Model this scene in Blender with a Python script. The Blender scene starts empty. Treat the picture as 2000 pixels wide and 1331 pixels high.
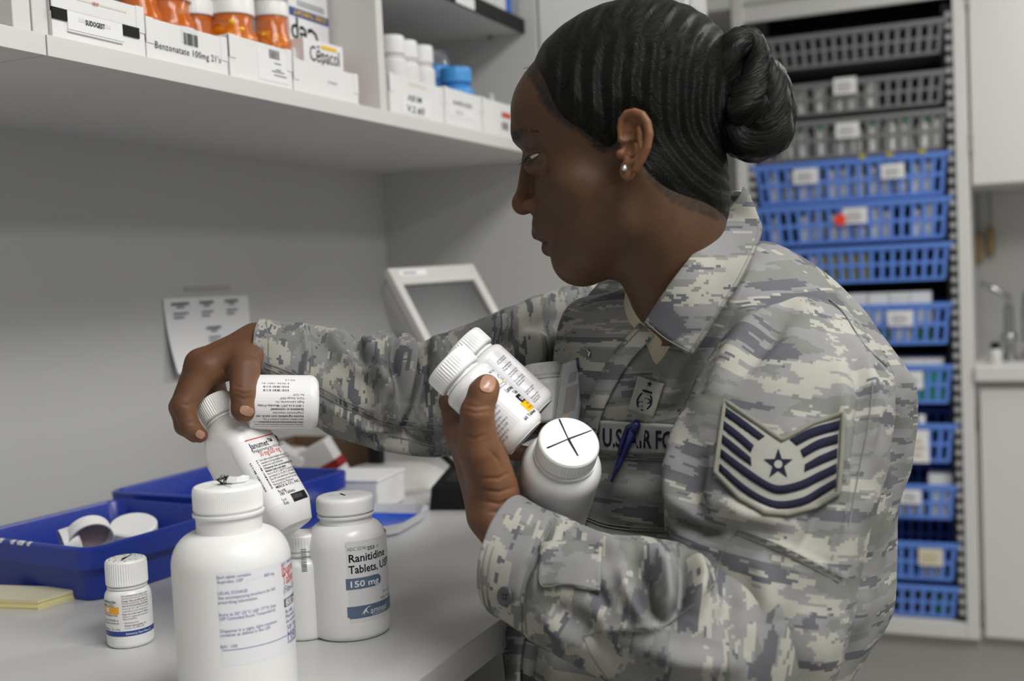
import bpy, bmesh, math, random
import numpy as np
from mathutils import Vector, Matrix

random.seed(7); RNG = np.random.default_rng(7)
scene = bpy.context.scene
COL = scene.collection

# ------------------------------------------------------------------ camera, world, light, exposure
F = 2250.0; PITCH = -.0575; ROLL = .047; YAW = math.radians(23.5); CZ = 1.338
fw = np.array([-math.sin(YAW)*math.cos(PITCH), math.cos(YAW)*math.cos(PITCH), math.sin(PITCH)])
_r = np.array([math.cos(YAW), math.sin(YAW), 0.]); _u = np.cross(_r, fw)
rt = _r*math.cos(ROLL)-_u*math.sin(ROLL); up = _u*math.cos(ROLL)+_r*math.sin(ROLL)
CAM = np.array([0, 0, CZ])
def ray(x, y): return fw+rt*(x-1000)/F+up*(665.5-y)/F
def P(x, y, d): return CAM+ray(x, y)*d                       # pixel + distance along the view axis
def onz(x, y, z): v = ray(x, y); return CAM+v*((z-CZ)/v[2])  # where the pixel's ray meets a level plane
def onx(x, y, X): v = ray(x, y); return CAM+v*(X/v[0])
def ony(x, y, Y): v = ray(x, y); return CAM+v*(Y/v[1])
def proj(p):
    q = np.asarray(p, float)-CAM; d = q@fw
    return np.stack([1000+F*(q@rt)/d, 665.5-F*(q@up)/d, d], -1)

cd = bpy.data.cameras.new('camera'); cam = bpy.data.objects.new('camera', cd); COL.objects.link(cam)
cd.sensor_width = 36; cd.lens = F/2000*36; cd.clip_start = .05
cam.matrix_world = Matrix(((rt[0], up[0], -fw[0], 0), (rt[1], up[1], -fw[1], 0), (rt[2], up[2], -fw[2], CZ), (0, 0, 0, 1)))
cd.dof.use_dof = True; cd.dof.focus_distance = 1.05; cd.dof.aperture_fstop = 4.5
scene.camera = cam
scene.view_settings.view_transform = 'Standard'; scene.view_settings.look = 'None'
scene.view_settings.gamma = 1; scene.view_settings.use_curve_mapping = False
scene.view_settings.exposure = 0.0
w = bpy.data.worlds.new('world'); scene.world = w; w.use_nodes = True
w.node_tree.nodes['Background'].inputs[0].default_value = (1, .99, .97, 1)
w.node_tree.nodes['Background'].inputs[1].default_value = .37
def area(name, loc, sx, sy, power, col=(1, .985, .96)):
    l = bpy.data.lights.new(name, 'AREA'); l.shape = 'RECTANGLE'; l.size = sx; l.size_y = sy; l.energy = power; l.color = col
    o = bpy.data.objects.new(name, l); COL.objects.link(o); o.location = loc; return o
# recessed fluorescent ceiling panels of the room
area('ceiling_lamp', (.55, .35, 2.66), .6, 1.2, 43)
area('ceiling_lamp', (.75, 2.75, 2.66), .6, 1.2, 28)
area('ceiling_lamp', (2.4, .9, 2.66), .6, 1.2, 40)

# ------------------------------------------------------------------ materials
MATS = {}
def mat(name, col, rough=.5, metal=0, bump=None, var=None, spec=.5, trans=0, emis=None, sss=0, alpha=1, coat=0):
    if name in MATS: return MATS[name]
    m = bpy.data.materials.new(name); m.use_nodes = True; nt = m.node_tree; b = nt.nodes['Principled BSDF']
    b.inputs['Base Color'].default_value = (*col, 1); b.inputs['Roughness'].default_value = rough
    b.inputs['Metallic'].default_value = metal; b.inputs['Specular IOR Level'].default_value = spec
    b.inputs['Transmission Weight'].default_value = trans; b.inputs['Alpha'].default_value = alpha
    b.inputs['Coat Weight'].default_value = coat
    if sss: b.inputs['Subsurface Weight'].default_value = sss; b.inputs['Subsurface Radius'].default_value = (.01, .006, .004); b.inputs['Subsurface Scale'].default_value = .3
    tc = nt.nodes.new('ShaderNodeTexCoord')
    if var:                                                  # (scale, amount): mottled colour of the thing itself
        n = nt.nodes.new('ShaderNodeTexNoise'); n.inputs['Scale'].default_value = var[0]; n.inputs['Detail'].default_value = 4
        nt.links.new(tc.outputs['Object'], n.inputs['Vector'])
        mx = nt.nodes.new('ShaderNodeMix'); mx.data_type = 'RGBA'
        mx.inputs[6].default_value = (*[c*(1-var[1]) for c in col], 1); mx.inputs[7].default_value = (*[min(1, c*(1+var[1])) for c in col], 1)
        nt.links.new(n.outputs['Fac'], mx.inputs[0]); nt.links.new(mx.outputs[2], b.inputs['Base Color'])
    if bump:                                                 # (scale, strength, distance)
        n = nt.nodes.new('ShaderNodeTexNoise'); n.inputs['Scale'].default_value = bump[0]; n.inputs['Detail'].default_value = 3
        nt.links.new(tc.outputs['Object'], n.inputs['Vector'])
        bp = nt.nodes.new('ShaderNodeBump'); bp.inputs['Strength'].default_value = bump[1]; bp.inputs['Distance'].default_value = bump[2]
        nt.links.new(n.outputs['Fac'], bp.inputs['Height']); nt.links.new(bp.outputs['Normal'], b.inputs['Normal'])
    MATS[name] = m; return m

WALL = mat('painted_wall', (.50, .50, .485), .55, bump=(300, .12, .001), var=(3, .02))
LAM = mat('white_laminate', (.62, .615, .595), .42, bump=(500, .05, .0005), var=(4, .015))
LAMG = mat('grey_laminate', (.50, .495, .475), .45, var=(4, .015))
TOP = mat('counter_laminate', (.56, .56, .55), .30, bump=(900, .05, .0003), var=(6, .02))
FLOOR = mat('floor_vinyl', (.42, .41, .38), .4, var=(8, .05))
CEIL = mat('ceiling_tile', (.75, .74, .71), .8)
BLACK = mat('black_plastic', (.010, .010, .011), .5, spec=.2)
BLACKM = mat('black_matte', (.006, .006, .008), .7)
WHITE = mat('white_plastic', (.80, .80, .79), .28, bump=(400, .03, .0004))
WHITEM = mat('white_matte_plastic', (.76, .76, .75), .42, bump=(250, .04, .0005))
CAPW = mat('white_cap_plastic', (.84, .84, .83), .4)
PAPER = mat('white_paper', (.78, .78, .79), .6)
CARD = mat('white_cardboard', (.74, .74, .73), .6, var=(20, .03))
INK = mat('black_ink', (.010, .010, .011), .6, spec=.15)
INKG = mat('grey_ink', (.14, .14, .15), .5)
INKB = mat('blue_ink', (.06, .075, .28), .5)
INKR = mat('red_ink', (.55, .05, .03), .5)
SLATE = mat('slate_blue_print', (.10, .155, .24), .4)
NAVY = mat('navy_print', (.02, .055, .25), .4)
YEL = mat('yellow_print', (.78, .48, .0), .45)
BLUEP = mat('blue_tray_plastic', (.010, .035, .30), .3, bump=(120, .05, .001), var=(10, .08))
BASK = mat('blue_basket_plastic', (.12, .26, .74), .42, var=(9, .06))
GBASK = mat('grey_basket_plastic', (.20, .20, .205), .45)
STICKY = mat('yellow_note_paper', (.78, .72, .36), .7)
STICKYP = mat('pale_note_paper', (.70, .67, .48), .7)
CLEAR = mat('clear_plastic', (.95, .96, .97), .08, trans=.9)
CHROME = mat('chrome', (.4, .4, .4), .2, metal=1)

# ------------------------------------------------------------------ object helpers
def link(o, parent=None):
    COL.objects.link(o)
    if parent is not None: o.parent = parent
    return o
def tag(o, label=None, cat=None, group=None, kind=None):
    if label: o['label'] = label
    if cat: o['category'] = cat
    if group: o['group'] = group
    if kind: o['kind'] = kind
    return o
def empty(name, loc=(0, 0, 0), rz=0, label=None, cat=None, group=None, M=None):
    o = bpy.data.objects.new(name, None); COL.objects.link(o); o.empty_display_size = .02
    if M is not None: o.matrix_world = M
    else: o.location = loc; o.rotation_euler = (0, 0, rz)
    return tag(o, label, cat, group)
def mesh(name, verts, faces, m, parent=None, smooth=False, uv=None, cols=None):
    me = bpy.data.meshes.new(name)
    if isinstance(faces, np.ndarray):                        # fast path for all-quad or all-triangle arrays
        v = np.asarray(verts, np.float32); n, k = faces.shape
        me.vertices.add(len(v)); me.vertices.foreach_set('co', v.ravel())
        me.loops.add(n*k); me.loops.foreach_set('vertex_index', faces.astype(np.int32).ravel())
        me.polygons.add(n); me.polygons.foreach_set('loop_start', np.arange(0, n*k, k, dtype=np.int32))
        me.update(calc_edges=True); me.validate()
    else: me.from_pydata([tuple(map(float, v)) for v in verts], [], [tuple(map(int, f)) for f in faces])
    if smooth: me.polygons.foreach_set('use_smooth', [True]*len(me.polygons))
    if uv is not None:
        l = me.uv_layers.new(name='UVMap'); vi = np.empty(len(me.loops), np.int32); me.loops.foreach_get('vertex_index', vi)
        l.data.foreach_set('uv', np.asarray(uv, np.float32)[vi].ravel())
    if cols is not None:
        a = me.color_attributes.new('Col', 'FLOAT_COLOR', 'POINT'); a.data.foreach_set('color', np.c_[cols, np.ones(len(cols))].astype(np.float32).ravel())
    for mm in (m if isinstance(m, (list, tuple)) else [m]): me.materials.append(mm)
    return link(bpy.data.objects.new(name, me), parent)
class MB:
    """collects simple shapes and links them as ONE mesh"""
    def __init__(s): s.v = []; s.f = []
    def add(s, v, f):
        n = len(s.v); s.v += [tuple(map(float, p)) for p in v]; s.f += [tuple(i+n for i in q) for q in f]; return s
    def box(s, x0, x1, y0, y1, z0, z1, M=None):
        v = [(x, y, z) for z in (z0, z1) for y in (y0, y1) for x in (x0, x1)]
        if M is not None: v = [tuple(M@Vector(p)) for p in v]
        return s.add(v, [(0, 2, 3, 1), (4, 5, 7, 6), (0, 1, 5, 4), (2, 6, 7, 3), (0, 4, 6, 2), (1, 3, 7, 5)])
    def tube(s, pts, rad, n=8, cap=True, closed=False):
        pts = [np.asarray(p, float) for p in pts]; m = len(pts)
        rad = [rad]*m if np.isscalar(rad) else rad; v = []; f = []
        t0 = pts[1]-pts[0]; a = np.cross(t0, (0, 0, 1.)); a = np.cross(t0, (1., 0, 0)) if np.linalg.norm(a) < 1e-6*max(1e-9, np.linalg.norm(t0)) else a
        for i in range(m):
            t = pts[(i+1) % m]-pts[i-1] if closed else pts[min(i+1, m-1)]-pts[max(i-1, 0)]
            t = t/(np.linalg.norm(t)+1e-12); a = a-t*(a@t); a = a/(np.linalg.norm(a)+1e-12); b = np.cross(t, a)
            v += [pts[i]+rad[i]*(a*math.cos(2*math.pi*k/n)+b*math.sin(2*math.pi*k/n)) for k in range(n)]
        for i in range(m if closed else m-1):
            j = (i+1) % m
            f += [(i*n+k, i*n+(k+1) % n, j*n+(k+1) % n, j*n+k) for k in range(n)]
        if cap and not closed: f += [tuple(range(n))[::-1], tuple((m-1)*n+k for k in range(n))]
        return s.add(v, f)
    def lathe(s, prof, n=48, ribs=None, arc=None):
        """prof: list of (r, z); ribs: list of rib depth per ring (or None)"""
        v = []; f = []; m = len(prof)
        for i, (r, z) in enumerate(prof):
            for k in range(n):
                rr = r-(ribs[i]*(k % 2) if ribs else 0); a = 2*math.pi*k/n
                v.append((rr*math.cos(a), rr*math.sin(a), z))
        for i in range(m-1): f += [(i*n+k, i*n+(k+1) % n, (i+1)*n+(k+1) % n, (i+1)*n+k) for k in range(n)]
        return s.add(v, f)
    def build(s, name, m, parent=None, smooth=False, bevel=0, seg=2, auto=None):
        o = mesh(name, s.v, s.f, m, parent, smooth)
        if bevel:
            b = o.modifiers.new('b', 'BEVEL'); b.width = bevel; b.segments = seg; b.limit_method = 'ANGLE'; b.angle_limit = .6
            o.data.polygons.foreach_set('use_smooth', [True]*len(o.data.polygons))
            wn = o.modifiers.new('n', 'WEIGHTED_NORMAL'); wn.keep_sharp = False
        if auto: sharp(o, auto)
        return o
def sharp(o, ang=.6):
    me = o.data; me.polygons.foreach_set('use_smooth', [True]*len(me.polygons))
    try: me.set_sharp_from_angle(angle=ang)
    except Exception: pass
def box(name, x0, x1, y0, y1, z0, z1, m, parent=None, bevel=0): return MB().box(x0, x1, y0, y1, z0, z1).build(name, m, parent, bevel=bevel)
def frame(o, axis, front):
    """matrix with +Z along axis and -Y toward 'front', origin o"""
    z = np.asarray(axis, float); z = z/np.linalg.norm(z); y = -np.asarray(front, float); y = y-z*(y@z); y = y/np.linalg.norm(y); x = np.cross(y, z)
    return Matrix(((x[0], y[0], z[0], o[0]), (x[1], y[1], z[1], o[1]), (x[2], y[2], z[2], o[2]), (0, 0, 0, 1)))
def struct(o): o['kind'] = 'structure'; return o

# flat lettering as thin geometry; each entry (text, x, y, size, options)
def text2d(entries):
    V = []; Fc = []
    for e in entries:
        s, x, y, size = e[:4]; op = e[4] if len(e) > 4 else {}
        c = bpy.data.curves.new('t', 'FONT'); c.body = s; c.size = size; c.resolution_u = 2
        c.align_x = op.get('align', 'LEFT'); c.offset = op.get('bold', 0)*size
        if 'sp' in op: c.space_character = op['sp']
        o = bpy.data.objects.new('t', c); me = bpy.data.meshes.new_from_object(o)
        sx = op.get('sx', 1); rot = op.get('rot', 0); sh = op.get('shear', 0); n = len(V); ca, sa = math.cos(rot), math.sin(rot)
        for v in me.vertices:
            a, b = v.co.x*sx+v.co.y*sh, v.co.y; V.append((x+a*ca-b*sa, y+a*sa+b*ca))
        Fc += [tuple(i+n for i in p.vertices) for p in me.polygons]
        bpy.data.objects.remove(o); bpy.data.meshes.remove(me); bpy.data.curves.remove(c)
    return V, Fc
def rects2d(rs, nx=8):
    V = []; Fc = []
    for (x0, y0, x1, y1) in rs:
        k = max(1, min(nx, int(abs(x1-x0)/.003)+1)); n = len(V)
        for i in range(k+1): t = x0+(x1-x0)*i/k; V += [(t, y0), (t, y1)]
        Fc += [(n+2*i, n+2*i+2, n+2*i+3, n+2*i+1) for i in range(k)]
    return V, Fc
def join2d(*ps):
    V = []; Fc = []
    for v, f in ps: n = len(V); V += v; Fc += [tuple(i+n for i in q) for q in f]
    return V, Fc
def barcode(x, y, wd, h, seed=1, rot=False):
    r = random.Random(seed); out = []; t = 0
    while t < wd:
        a = r.choice([.012, .02, .03, .045])*wd; out.append((x+t, y, x+min(wd, t+a), y+h)); t += a+r.choice([.012, .02, .035])*wd
    if rot: out = [(x, y+(a-x), x+h, y+(b-x)) for (a, _, b, _) in out]
    return rects2d(out, 1)
def on_cyl(p, R, off=.00012, ang=0):
    V, Fc = p; return [((R+off)*math.sin(x/R+ang), -(R+off)*math.cos(x/R+ang), y) for x, y in V], Fc
def on_flat(p, M, off=.00015):
    V, Fc = p; return [tuple(M@Vector((x, y, off))) for x, y in V], Fc
def ink(name, p3, m, parent): return mesh(name, p3[0], p3[1], m, parent)
# ------------------------------------------------------------------ the room
XW, XE, YEND, ZC = -1.2, -.466, 2.12, 1.0
YB = 3.55                                                    # face of the cabinets on the far wall
struct(box('floor', -1.35, 4.2, -2.6, 4.2, -.05, 0, FLOOR))
struct(box('ceiling', -1.35, 4.2, -2.6, 4.2, 2.7, 2.78, CEIL))
struct(box('wall_left', -1.35, XW, -2.6, YEND, 0, 2.7, WALL))
struct(box('wall_end', -1.35, -.53, YEND, YEND+.12, 0, 2.7, WALL))
struct(box('wall_back', -1.35, 4.2, 4.02, 4.15, 0, 2.7, WALL))
struct(box('wall_side', -1.35, -1.25, YEND+.12, 4.02, 0, 2.7, WALL))

e = empty('wall_brightener', (0, 0, 0), label='white board added to brighten the end wall beside the shelving, behind the head', cat='panel')
BRIGHTW = mat('brightened_wall_white', (.78, .78, .76), .4)
box('board', -.826, -.535, YEND-.018, YEND, 1.58, 2.5, BRIGHTW, e, bevel=.0015)  # added board that makes the end wall read lighter above the shelf
# worktop along the left wall, with its base
c = empty('counter', (XE, .9, 0), label='light grey laminate worktop running along the wall with the taped paper', cat='counter')
c.location = (0, 0, 0)
box('worktop', XW, XE, -1.2, YEND, ZC-.032, ZC, TOP, c, bevel=.0018)
box('base_panel', XW, XE-.09, -1.2, YEND, .1, ZC-.032, mat('dark_base', (.05, .05, .052), .5), c)
box('toe_kick', XW, XE-.14, -1.2, YEND, 0, .1, BLACK, c)
box('backsplash', XW, XW+.004, -1.2, YEND, ZC, ZC+.0015, LAM, c)

# wall shelving over the worktop
XF = -.83; ZS0, ZS1 = 1.560, 1.580
sh = empty('wall_shelving', (0, 0, 0), label='white wall shelving with upright dividers above the worktop', cat='shelving')
for y0, y1 in ((-.3, .8245), (.8265, YEND)):
    b = box('shelf_board', XW, XF+.014, y0, y1, ZS0+.0005, ZS1-.0005, LAM, sh)
    box('edge_strip', XF+.014, XF+.016, y0, y1, ZS0, ZS1, LAM, b, bevel=.0006)
def upright(y0, y1, xf=XF, z1=2.4):
    return box('upright', XW, xf, y0, y1, ZS1, z1, LAM, sh, bevel=.0015)
upright(.803, .8245); upright(.8265, .8455); upright(1.474, 1.493); 
box('upright', XW, XF, 2.098, YEND, ZS1, 2.4, LAM, sh, bevel=.0015)
u2 = box('shelf_board', XW, XF-.03, 1.493, 2.098, 1.806, 1.826, LAM, sh)
box('edge_strip', XF-.03, XF-.024, 1.493, 2.098, 1.803, 1.829, BLACK, u2)
for y0, y1 in ((.8455, 1.474), (-.3, .803)):
    box('shelf_board', XW, XF-.03, y0, y1, 1.90, 1.92, LAM, sh)
box('back_panel', XW, XW+.006, -.3, 2.098, ZS1, 2.4, LAMG, sh)
box('shelf_pin', XF-.1, XF-.092, 2.09, 2.098, 1.800, 1.806, CHROME, sh)

# ------------------------------------------------------------------ far wall: basket cabinet, cupboards
L0, L1, R0, R1 = -.765, -.733, -.1375, -.102
bc = empty('basket_cabinet', (0, 0, 0), label='tall white open cabinet racked with plastic baskets', cat='cabinet')
box('side_panel', L0, L1, YB, 4.0, .21, 2.6, LAM, bc, bevel=.002)
box('side_panel', R0, R1, YB, 4.0, .21, 2.6, LAM, bc, bevel=.002)
box('back_panel', L1, R0, 3.98, 4.0, .25, 2.6, BLACKM, bc)
box('bottom_panel', L1, R0, YB, 4.0, .21, .256, LAM, bc, bevel=.002)
box('lining', L1, L1+.004, YB+.03, 3.98, .256, 2.05, BLACKM, bc)
box('lining', R0-.004, R0, YB+.03, 3.98, .256, 2.05, BLACKM, bc)
box('header_panel', L1, R0, YB+.012, YB+.03, 2.068, 2.12, LAM, bc)
box('header_rail', L1, R0, YB+.004, YB+.012, 2.121, 2.127, LAMG, bc)
box('top_panel', L1, R0, YB+.012, YB+.03, 2.129, 2.6, LAM, bc)
box('plinth', L0, 2.2, YB+.06, 4.0, 0, .21, mat('plinth_paint', (.36, .36, .34), .55), bc)
def rail(x0, x1):
    m = MB(); z = .30
    m.box(x0, x1, YB+.022, YB+.03, .26, 2.05)
    return m.build('rail', BLACKM, bc)
for sx in (-1, 1):
    xa = L1 if sx < 0 else R0
    rl = rail(min(xa, xa-sx*.03), max(xa, xa-sx*.03))
    tm = MB().box(-.009, .009, -.004, .022, -.009, .009)
    t0 = None
    for k in range(56):
        z = .285+k*.0315
        if t0 is None: t0 = tm.build('rail_tooth', mat('tooth_plastic', (.42, .42, .43), .4), rl, bevel=.003); t = t0
        else: t = t0.copy(); link(t, rl)
        t.location = (xa-sx*.011, YB+.012, z)

def basket_mesh(wd, dp, h):
    """lattice basket: rim, floor, four walls pierced by two rows of slots"""
    m = MB(); t = .004; n = 18
    tp = .012                                                # walls lean in toward the floor
    def wall(p0, p1, q0, q1, nn):                            # bottom edge p0-p1, top edge q0-q1
        p0, p1, q0, q1 = map(np.array, (p0, p1, q0, q1)); nrm = np.cross(p1-p0, q0-p0); nrm = nrm/np.linalg.norm(nrm)*t
        def quad(u0, u1, v0, v1):
            pt = lambda u, v: (p0+(p1-p0)*u)*(1-v)+(q0+(q1-q0)*u)*v
            a = [pt(u0, v0), pt(u1, v0), pt(u1, v1), pt(u0, v1)]; b = [x+nrm for x in a]
            m.add(a+b, [(0, 3, 2, 1), (4, 5, 6, 7), (0, 1, 5, 4), (2, 3, 7, 6), (0, 4, 7, 3), (1, 2, 6, 5)])
        for v0, v1 in ((0, .1), (.47, .57), (.9, 1)): quad(0, 1, v0, v1)
        for i in range(nn+1):
            c_ = i/nn; hw = .20/nn if 0 < i < nn else .3/nn
            for v0, v1 in ((.1, .47), (.57, .9)): quad(max(0, c_-hw), min(1, c_+hw), v0, v1)
    x, y, xb, yb = wd/2, dp, wd/2-tp, dp-tp
    wall((-xb, tp, 0), (xb, tp, 0), (-x, 0, h), (x, 0, h), n)
    wall((xb, yb, 0), (-xb, yb, 0), (x, y, h), (-x, y, h), n)
    wall((-xb, yb, 0), (-xb, tp, 0), (-x, y, h), (-x, 0, h), 10)
    wall((xb, tp, 0), (xb, yb, 0), (x, 0, h), (x, y, h), 10)
    m.box(-xb, xb, tp, yb, 0, t)
    r = .018                                                 # rim lip
    m.box(-x-r, x+r, -.008, .004, h-.004, h+.008); m.box(-x-r, x+r, y-.004, y+.008, h-.004, h+.008)
    m.box(-x-r, -x+.003, 0, y, h-.003, h+.006); m.box(x-.003, x+r, 0, y, h-.003, h+.006)
    return m
BW, BX = .545, -.437
tops = [2.003, 1.857, 1.747, 1.625, 1.496, 1.365, 1.190, 1.008, .834, .653, .480, .350]
bots = [1.915, 1.772, 1.640, 1.510, 1.385, 1.264, 1.076, .901, .726, .557, .372, .262]
words = ['top', 'second', 'third', 'fourth', 'fifth', 'sixth', 'seventh', 'eighth', 'ninth', 'tenth', 'eleventh', 'bottom']
wordsb = ['uppermost grey basket, empty, with slotted walls', 'grey basket with a white card and pale bottles, under the empty one', 'grey basket of green-banded bottles, just above the blue baskets',
          'blue basket with two white cards and three yellow tabs on its rim', 'blue basket marked with a round red sticker', 'blue basket with yellow packs at one end, below the red sticker',
          'blue basket with tall white boxes rising above its rim', 'blue basket of green-banded white boxes', 'blue basket with a tall white and tan card', 'blue basket with a white box sticking up above its rim',
          'blue basket with one cream card, second from the cabinet floor', 'blue basket on the cabinet floor, holding dark packets']
bpro = {}
MINT = mat('green_band', (.03, .42, .28), .5); PACKY = mat('yellow_pack', (.42, .38, .04), .5); PACKG = mat('green_pack', (.02, .13, .03), .5)
PALE = mat('pale_bottle', (.82, .82, .81), .45); PALEG = mat('smoky_bottle', (.55, .55, .53), .4); REDDOT = mat('red_sticker', (.9, .05, .02), .5)
DARKP = mat('dark_packet', (.035, .018, .014), .5); TANC = mat('tan_print', (.5, .36, .16), .6)
bott = {}
def small_bottle(x, y, z, h, r, m, band, label, grp):
    e = empty('medicine_bottle', (x, y, z), label=label, cat='bottle', group=grp)
    k = (round(h, 3), r, m.name, band.name if band else '')
    if k not in bott:
        bott[k] = [MB().lathe([(0, 0), (r*.9, 0), (r, .003), (r, h*.68), (r*.62, h*.76), (r*.62, h*.8), (0, h*.8)], 14).build('body', m, e, auto=.7),
                   MB().lathe([(0, h*.78), (r*.78, h*.78), (r*.78, h*.99), (r*.7, h), (0, h)], 14).build('cap', CAPW if not band else band, e, auto=.7)]
        if m is PALEG: bott[k].append(MB().lathe([(r*1.01, h*.15), (r*1.01, h*.55)], 14).build('label', PAPER, e, auto=.7))
    else:
        for p in bott[k]: link(p.copy(), e)
    return e
def small_box(x, y, z, wx, wy, h, m, label, grp, band=None, name='carton'):
    e = empty(name, (x, y, z), label=label, cat='box', group=grp)
    box('body', -wx/2, wx/2, 0, wy, 0, h, m, e, bevel=.001)
    if band: box('band', -wx/2-.0005, wx/2+.0005, -.0006, wy, h*band[1], h*band[2], band[0], e)
    return e
for i, (zt, zb) in enumerate(zip(tops, bots)):
    h = zt-zb; g = i < 3; key = (g, round(h, 3))
    e = empty('storage_basket', (BX, YB+.018, zb), label=wordsb[i], cat='basket', group='grey baskets in the far cabinet' if g else 'blue baskets in the far cabinet')
    basket_mesh(BW, .37, h).build('basket_shell', GBASK if g else BASK, e)
    def card(x, z, w_, h_, m=PAPER, extra=None):
        o = box('label_card', x-w_/2, x+w_/2, -.016, -.0145, z, z+h_, m, e)
        rs = rects2d([(x-w_*.36, z+h_*(.2+.2*k), x+w_*(.2+.12*(k % 2)), z+h_*(.28+.2*k)) for k in range(3)], 1)
        ink('print', ([(a, -.0162, b) for a, b in rs[0]], rs[1]), extra or INKG, o)
    bx = lambda px: ony(px, 500, YB)[0]-BX
    grp = 'contents of the baskets'
    Y0 = YB+.047
    if i == 1:
        card(bx(1660), .012+h*.45, .065, .048)
        for px in (1540, 1572, 1605, 1640, 1672, 1703): small_bottle(BX+bx(px), Y0, zb+.004, h*.95, .019, PALE, None, 'pale bottle in the grey basket with a white card', 'bottles in second grey basket')
    if i == 2:
        card(bx(1662), h*.5, .066, .045)
        for k, px in enumerate((1540, 1572, 1604, 1640, 1675, 1708, 1742, 1775, 1808, 1838)): small_bottle(BX+bx(px), Y0, zb+.004, h*(1.0 if k % 3 else 1.06), .0195, PALE, MINT, 'pale bottle with green cap in the grey basket', 'green capped bottles in third grey basket')
    if i == 3:
        card(bx(1578), h*.5, .072, .046); card(bx(1748), h*.48, .065, .042)
        for px in (1688, 1742, 1806):
            t_ = box('rim_tab', bx(px)-.009, bx(px)+.009, -.011, .007, h+.004, h+.016, PACKY, e)
        for k in range(12):
            px = 1512+k*27.5; small_bottle(BX+bx(px), Y0+.004, zb+.004, h*(.8 if k % 3 else .9), .017, PALEG if k % 2 else PALE, None, 'small bottle in the blue basket with yellow rim tabs', 'bottles in fourth basket')
    if i == 4:
        card(bx(1672), h*.5, .07, .046)
        o = MB().add([(bx(1643)+.017*math.cos(a), -.0172, h*.62+.017*math.sin(a)) for a in np.linspace(0, 2*math.pi, 28, endpoint=False)], [tuple(range(28))]).build('round_sticker', REDDOT, e)
        for k in range(12):
            if k in (1, 9): continue
            px = 1512+k*27.5; small_bottle(BX+bx(px), Y0+.004, zb+.004, h*(.85 if k % 2 else .75), .017, PALE if k % 3 else PALEG, None, 'small bottle in the blue basket with the red sticker', 'bottles in fifth basket')
    if i == 5:
        for k in range(6): small_box(BX+bx(1582+k*20), Y0, zb+.004, .022, .08, h*.8, PACKY if k else PALE, 'yellow pack in the blue basket below the red-stickered one' if k else 'white pack at the end of a row of yellow packs', grp+' below the red sticker' if k else None, name='medicine_pack')
    if i == 6:
        card(bx(1755), h*.5, .07, .044)
        for k in range(4): small_box(BX+bx(1668+k*42), Y0, zb+.004, .058, .09, h*1.32, PALE, 'tall white box rising above a blue basket rim', 'tall white boxes in seventh basket', (PACKG, 0, .3) if k % 2 else (PALEG, .86, .88))
    if i == 7:
        card(bx(1772), h*.42, .068, .052)
        for k in range(4): small_box(BX+bx(1700+k*39), Y0, zb+.004, .054, .09, h*1.18, PALE, 'white box with green lower half in a blue basket', 'green-banded white boxes in eighth basket', (MINT, .0, .7))
    if i == 8:
        card(bx(1780), h*.02, .07, h*.9, extra=TANC)
        small_bottle(BX+bx(1788), Y0, zb+.004, h*1.25, .016, PALEG, None, 'bottle just topping the basket with a tan card', None)
    if i == 9:
        card(bx(1765), h*.5, .06, .042)
        small_box(BX+bx(1827), Y0, zb+.004, .076, .07, h*1.32, PALE, 'white box sticking up above its blue basket', None)
        for k in range(3): small_bottle(BX+bx(1740+k*20), Y0, zb+.004, h*.7, .013, PALEG, None, 'small bottle beside the upright white box in basket', 'bottles in tenth basket')
    if i == 10:
        card(bx(1802), h*.46, .068, .052, mat('cream_card', (.66, .62, .5), .6), TANC)
        for k in range(2): small_box(BX+bx(1790+k*21), Y0, zb+.004, .02, .06, h*.4, PALEG, 'grey pack behind the cream-carded basket front', 'grey packs in eleventh basket', name='medicine_pack')
    if i == 11:
        for k in range(7): small_box(BX+bx(1700+k*22), Y0, zb+.004, .024, .06, h*.85, DARKP if k < 5 else PACKG, 'dark packet standing in the lowest blue basket' if k < 5 else 'green packet standing in the lowest blue basket', 'dark packets in the lowest basket' if k < 5 else 'green packets in the lowest basket', name='medicine_pack')

# cupboards right of the basket cabinet
uc = empty('wall_cupboard', (0, 0, 0), label='plain white wall cupboard over the far worktop', cat='cupboard')
box('body', R1+.001, 1.9, YB+.03, 4.015, 1.528, 2.6, LAMG, uc)
for a, b_ in ((R1+.008, .62), (.624, 1.25), (1.254, 1.88)):
    d = box('door', a, b_, YB+.008, YB+.028, 1.530, 2.6, LAM, uc, bevel=.0015)
for z in (1.62, 2.03): box('hinge', R1-.0, R1+.012, YB-.002, YB+.008, z, z+.05, mat('hinge_metal', (.35, .33, .3), .4, 1), uc)
lc = empty('base_cupboard', (0, 0, 0), label='white base cupboard under the far worktop', cat='cupboard')
box('body', R1+.001, 1.9, YB+.03, 4.0, .215, .965, LAMG, lc)
for a, b_ in ((R1+.014, .62), (.624, 1.25), (1.254, 1.88)):
    d = box('door', a, b_, YB+.008, YB+.028, .218, .945, LAM, lc, bevel=.0015)
for z in (.26, .84): box('hinge', R1+.001, R1+.013, YB, YB+.01, z, z+.05, MATS['hinge_metal'], lc)
o = tag(box('worktop', R1+.001, 1.9, YB-.012, 4.015, .968, 1.012, LAM, bevel=.004), 'white worktop slab on the far base cupboard', 'worktop')
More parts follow.
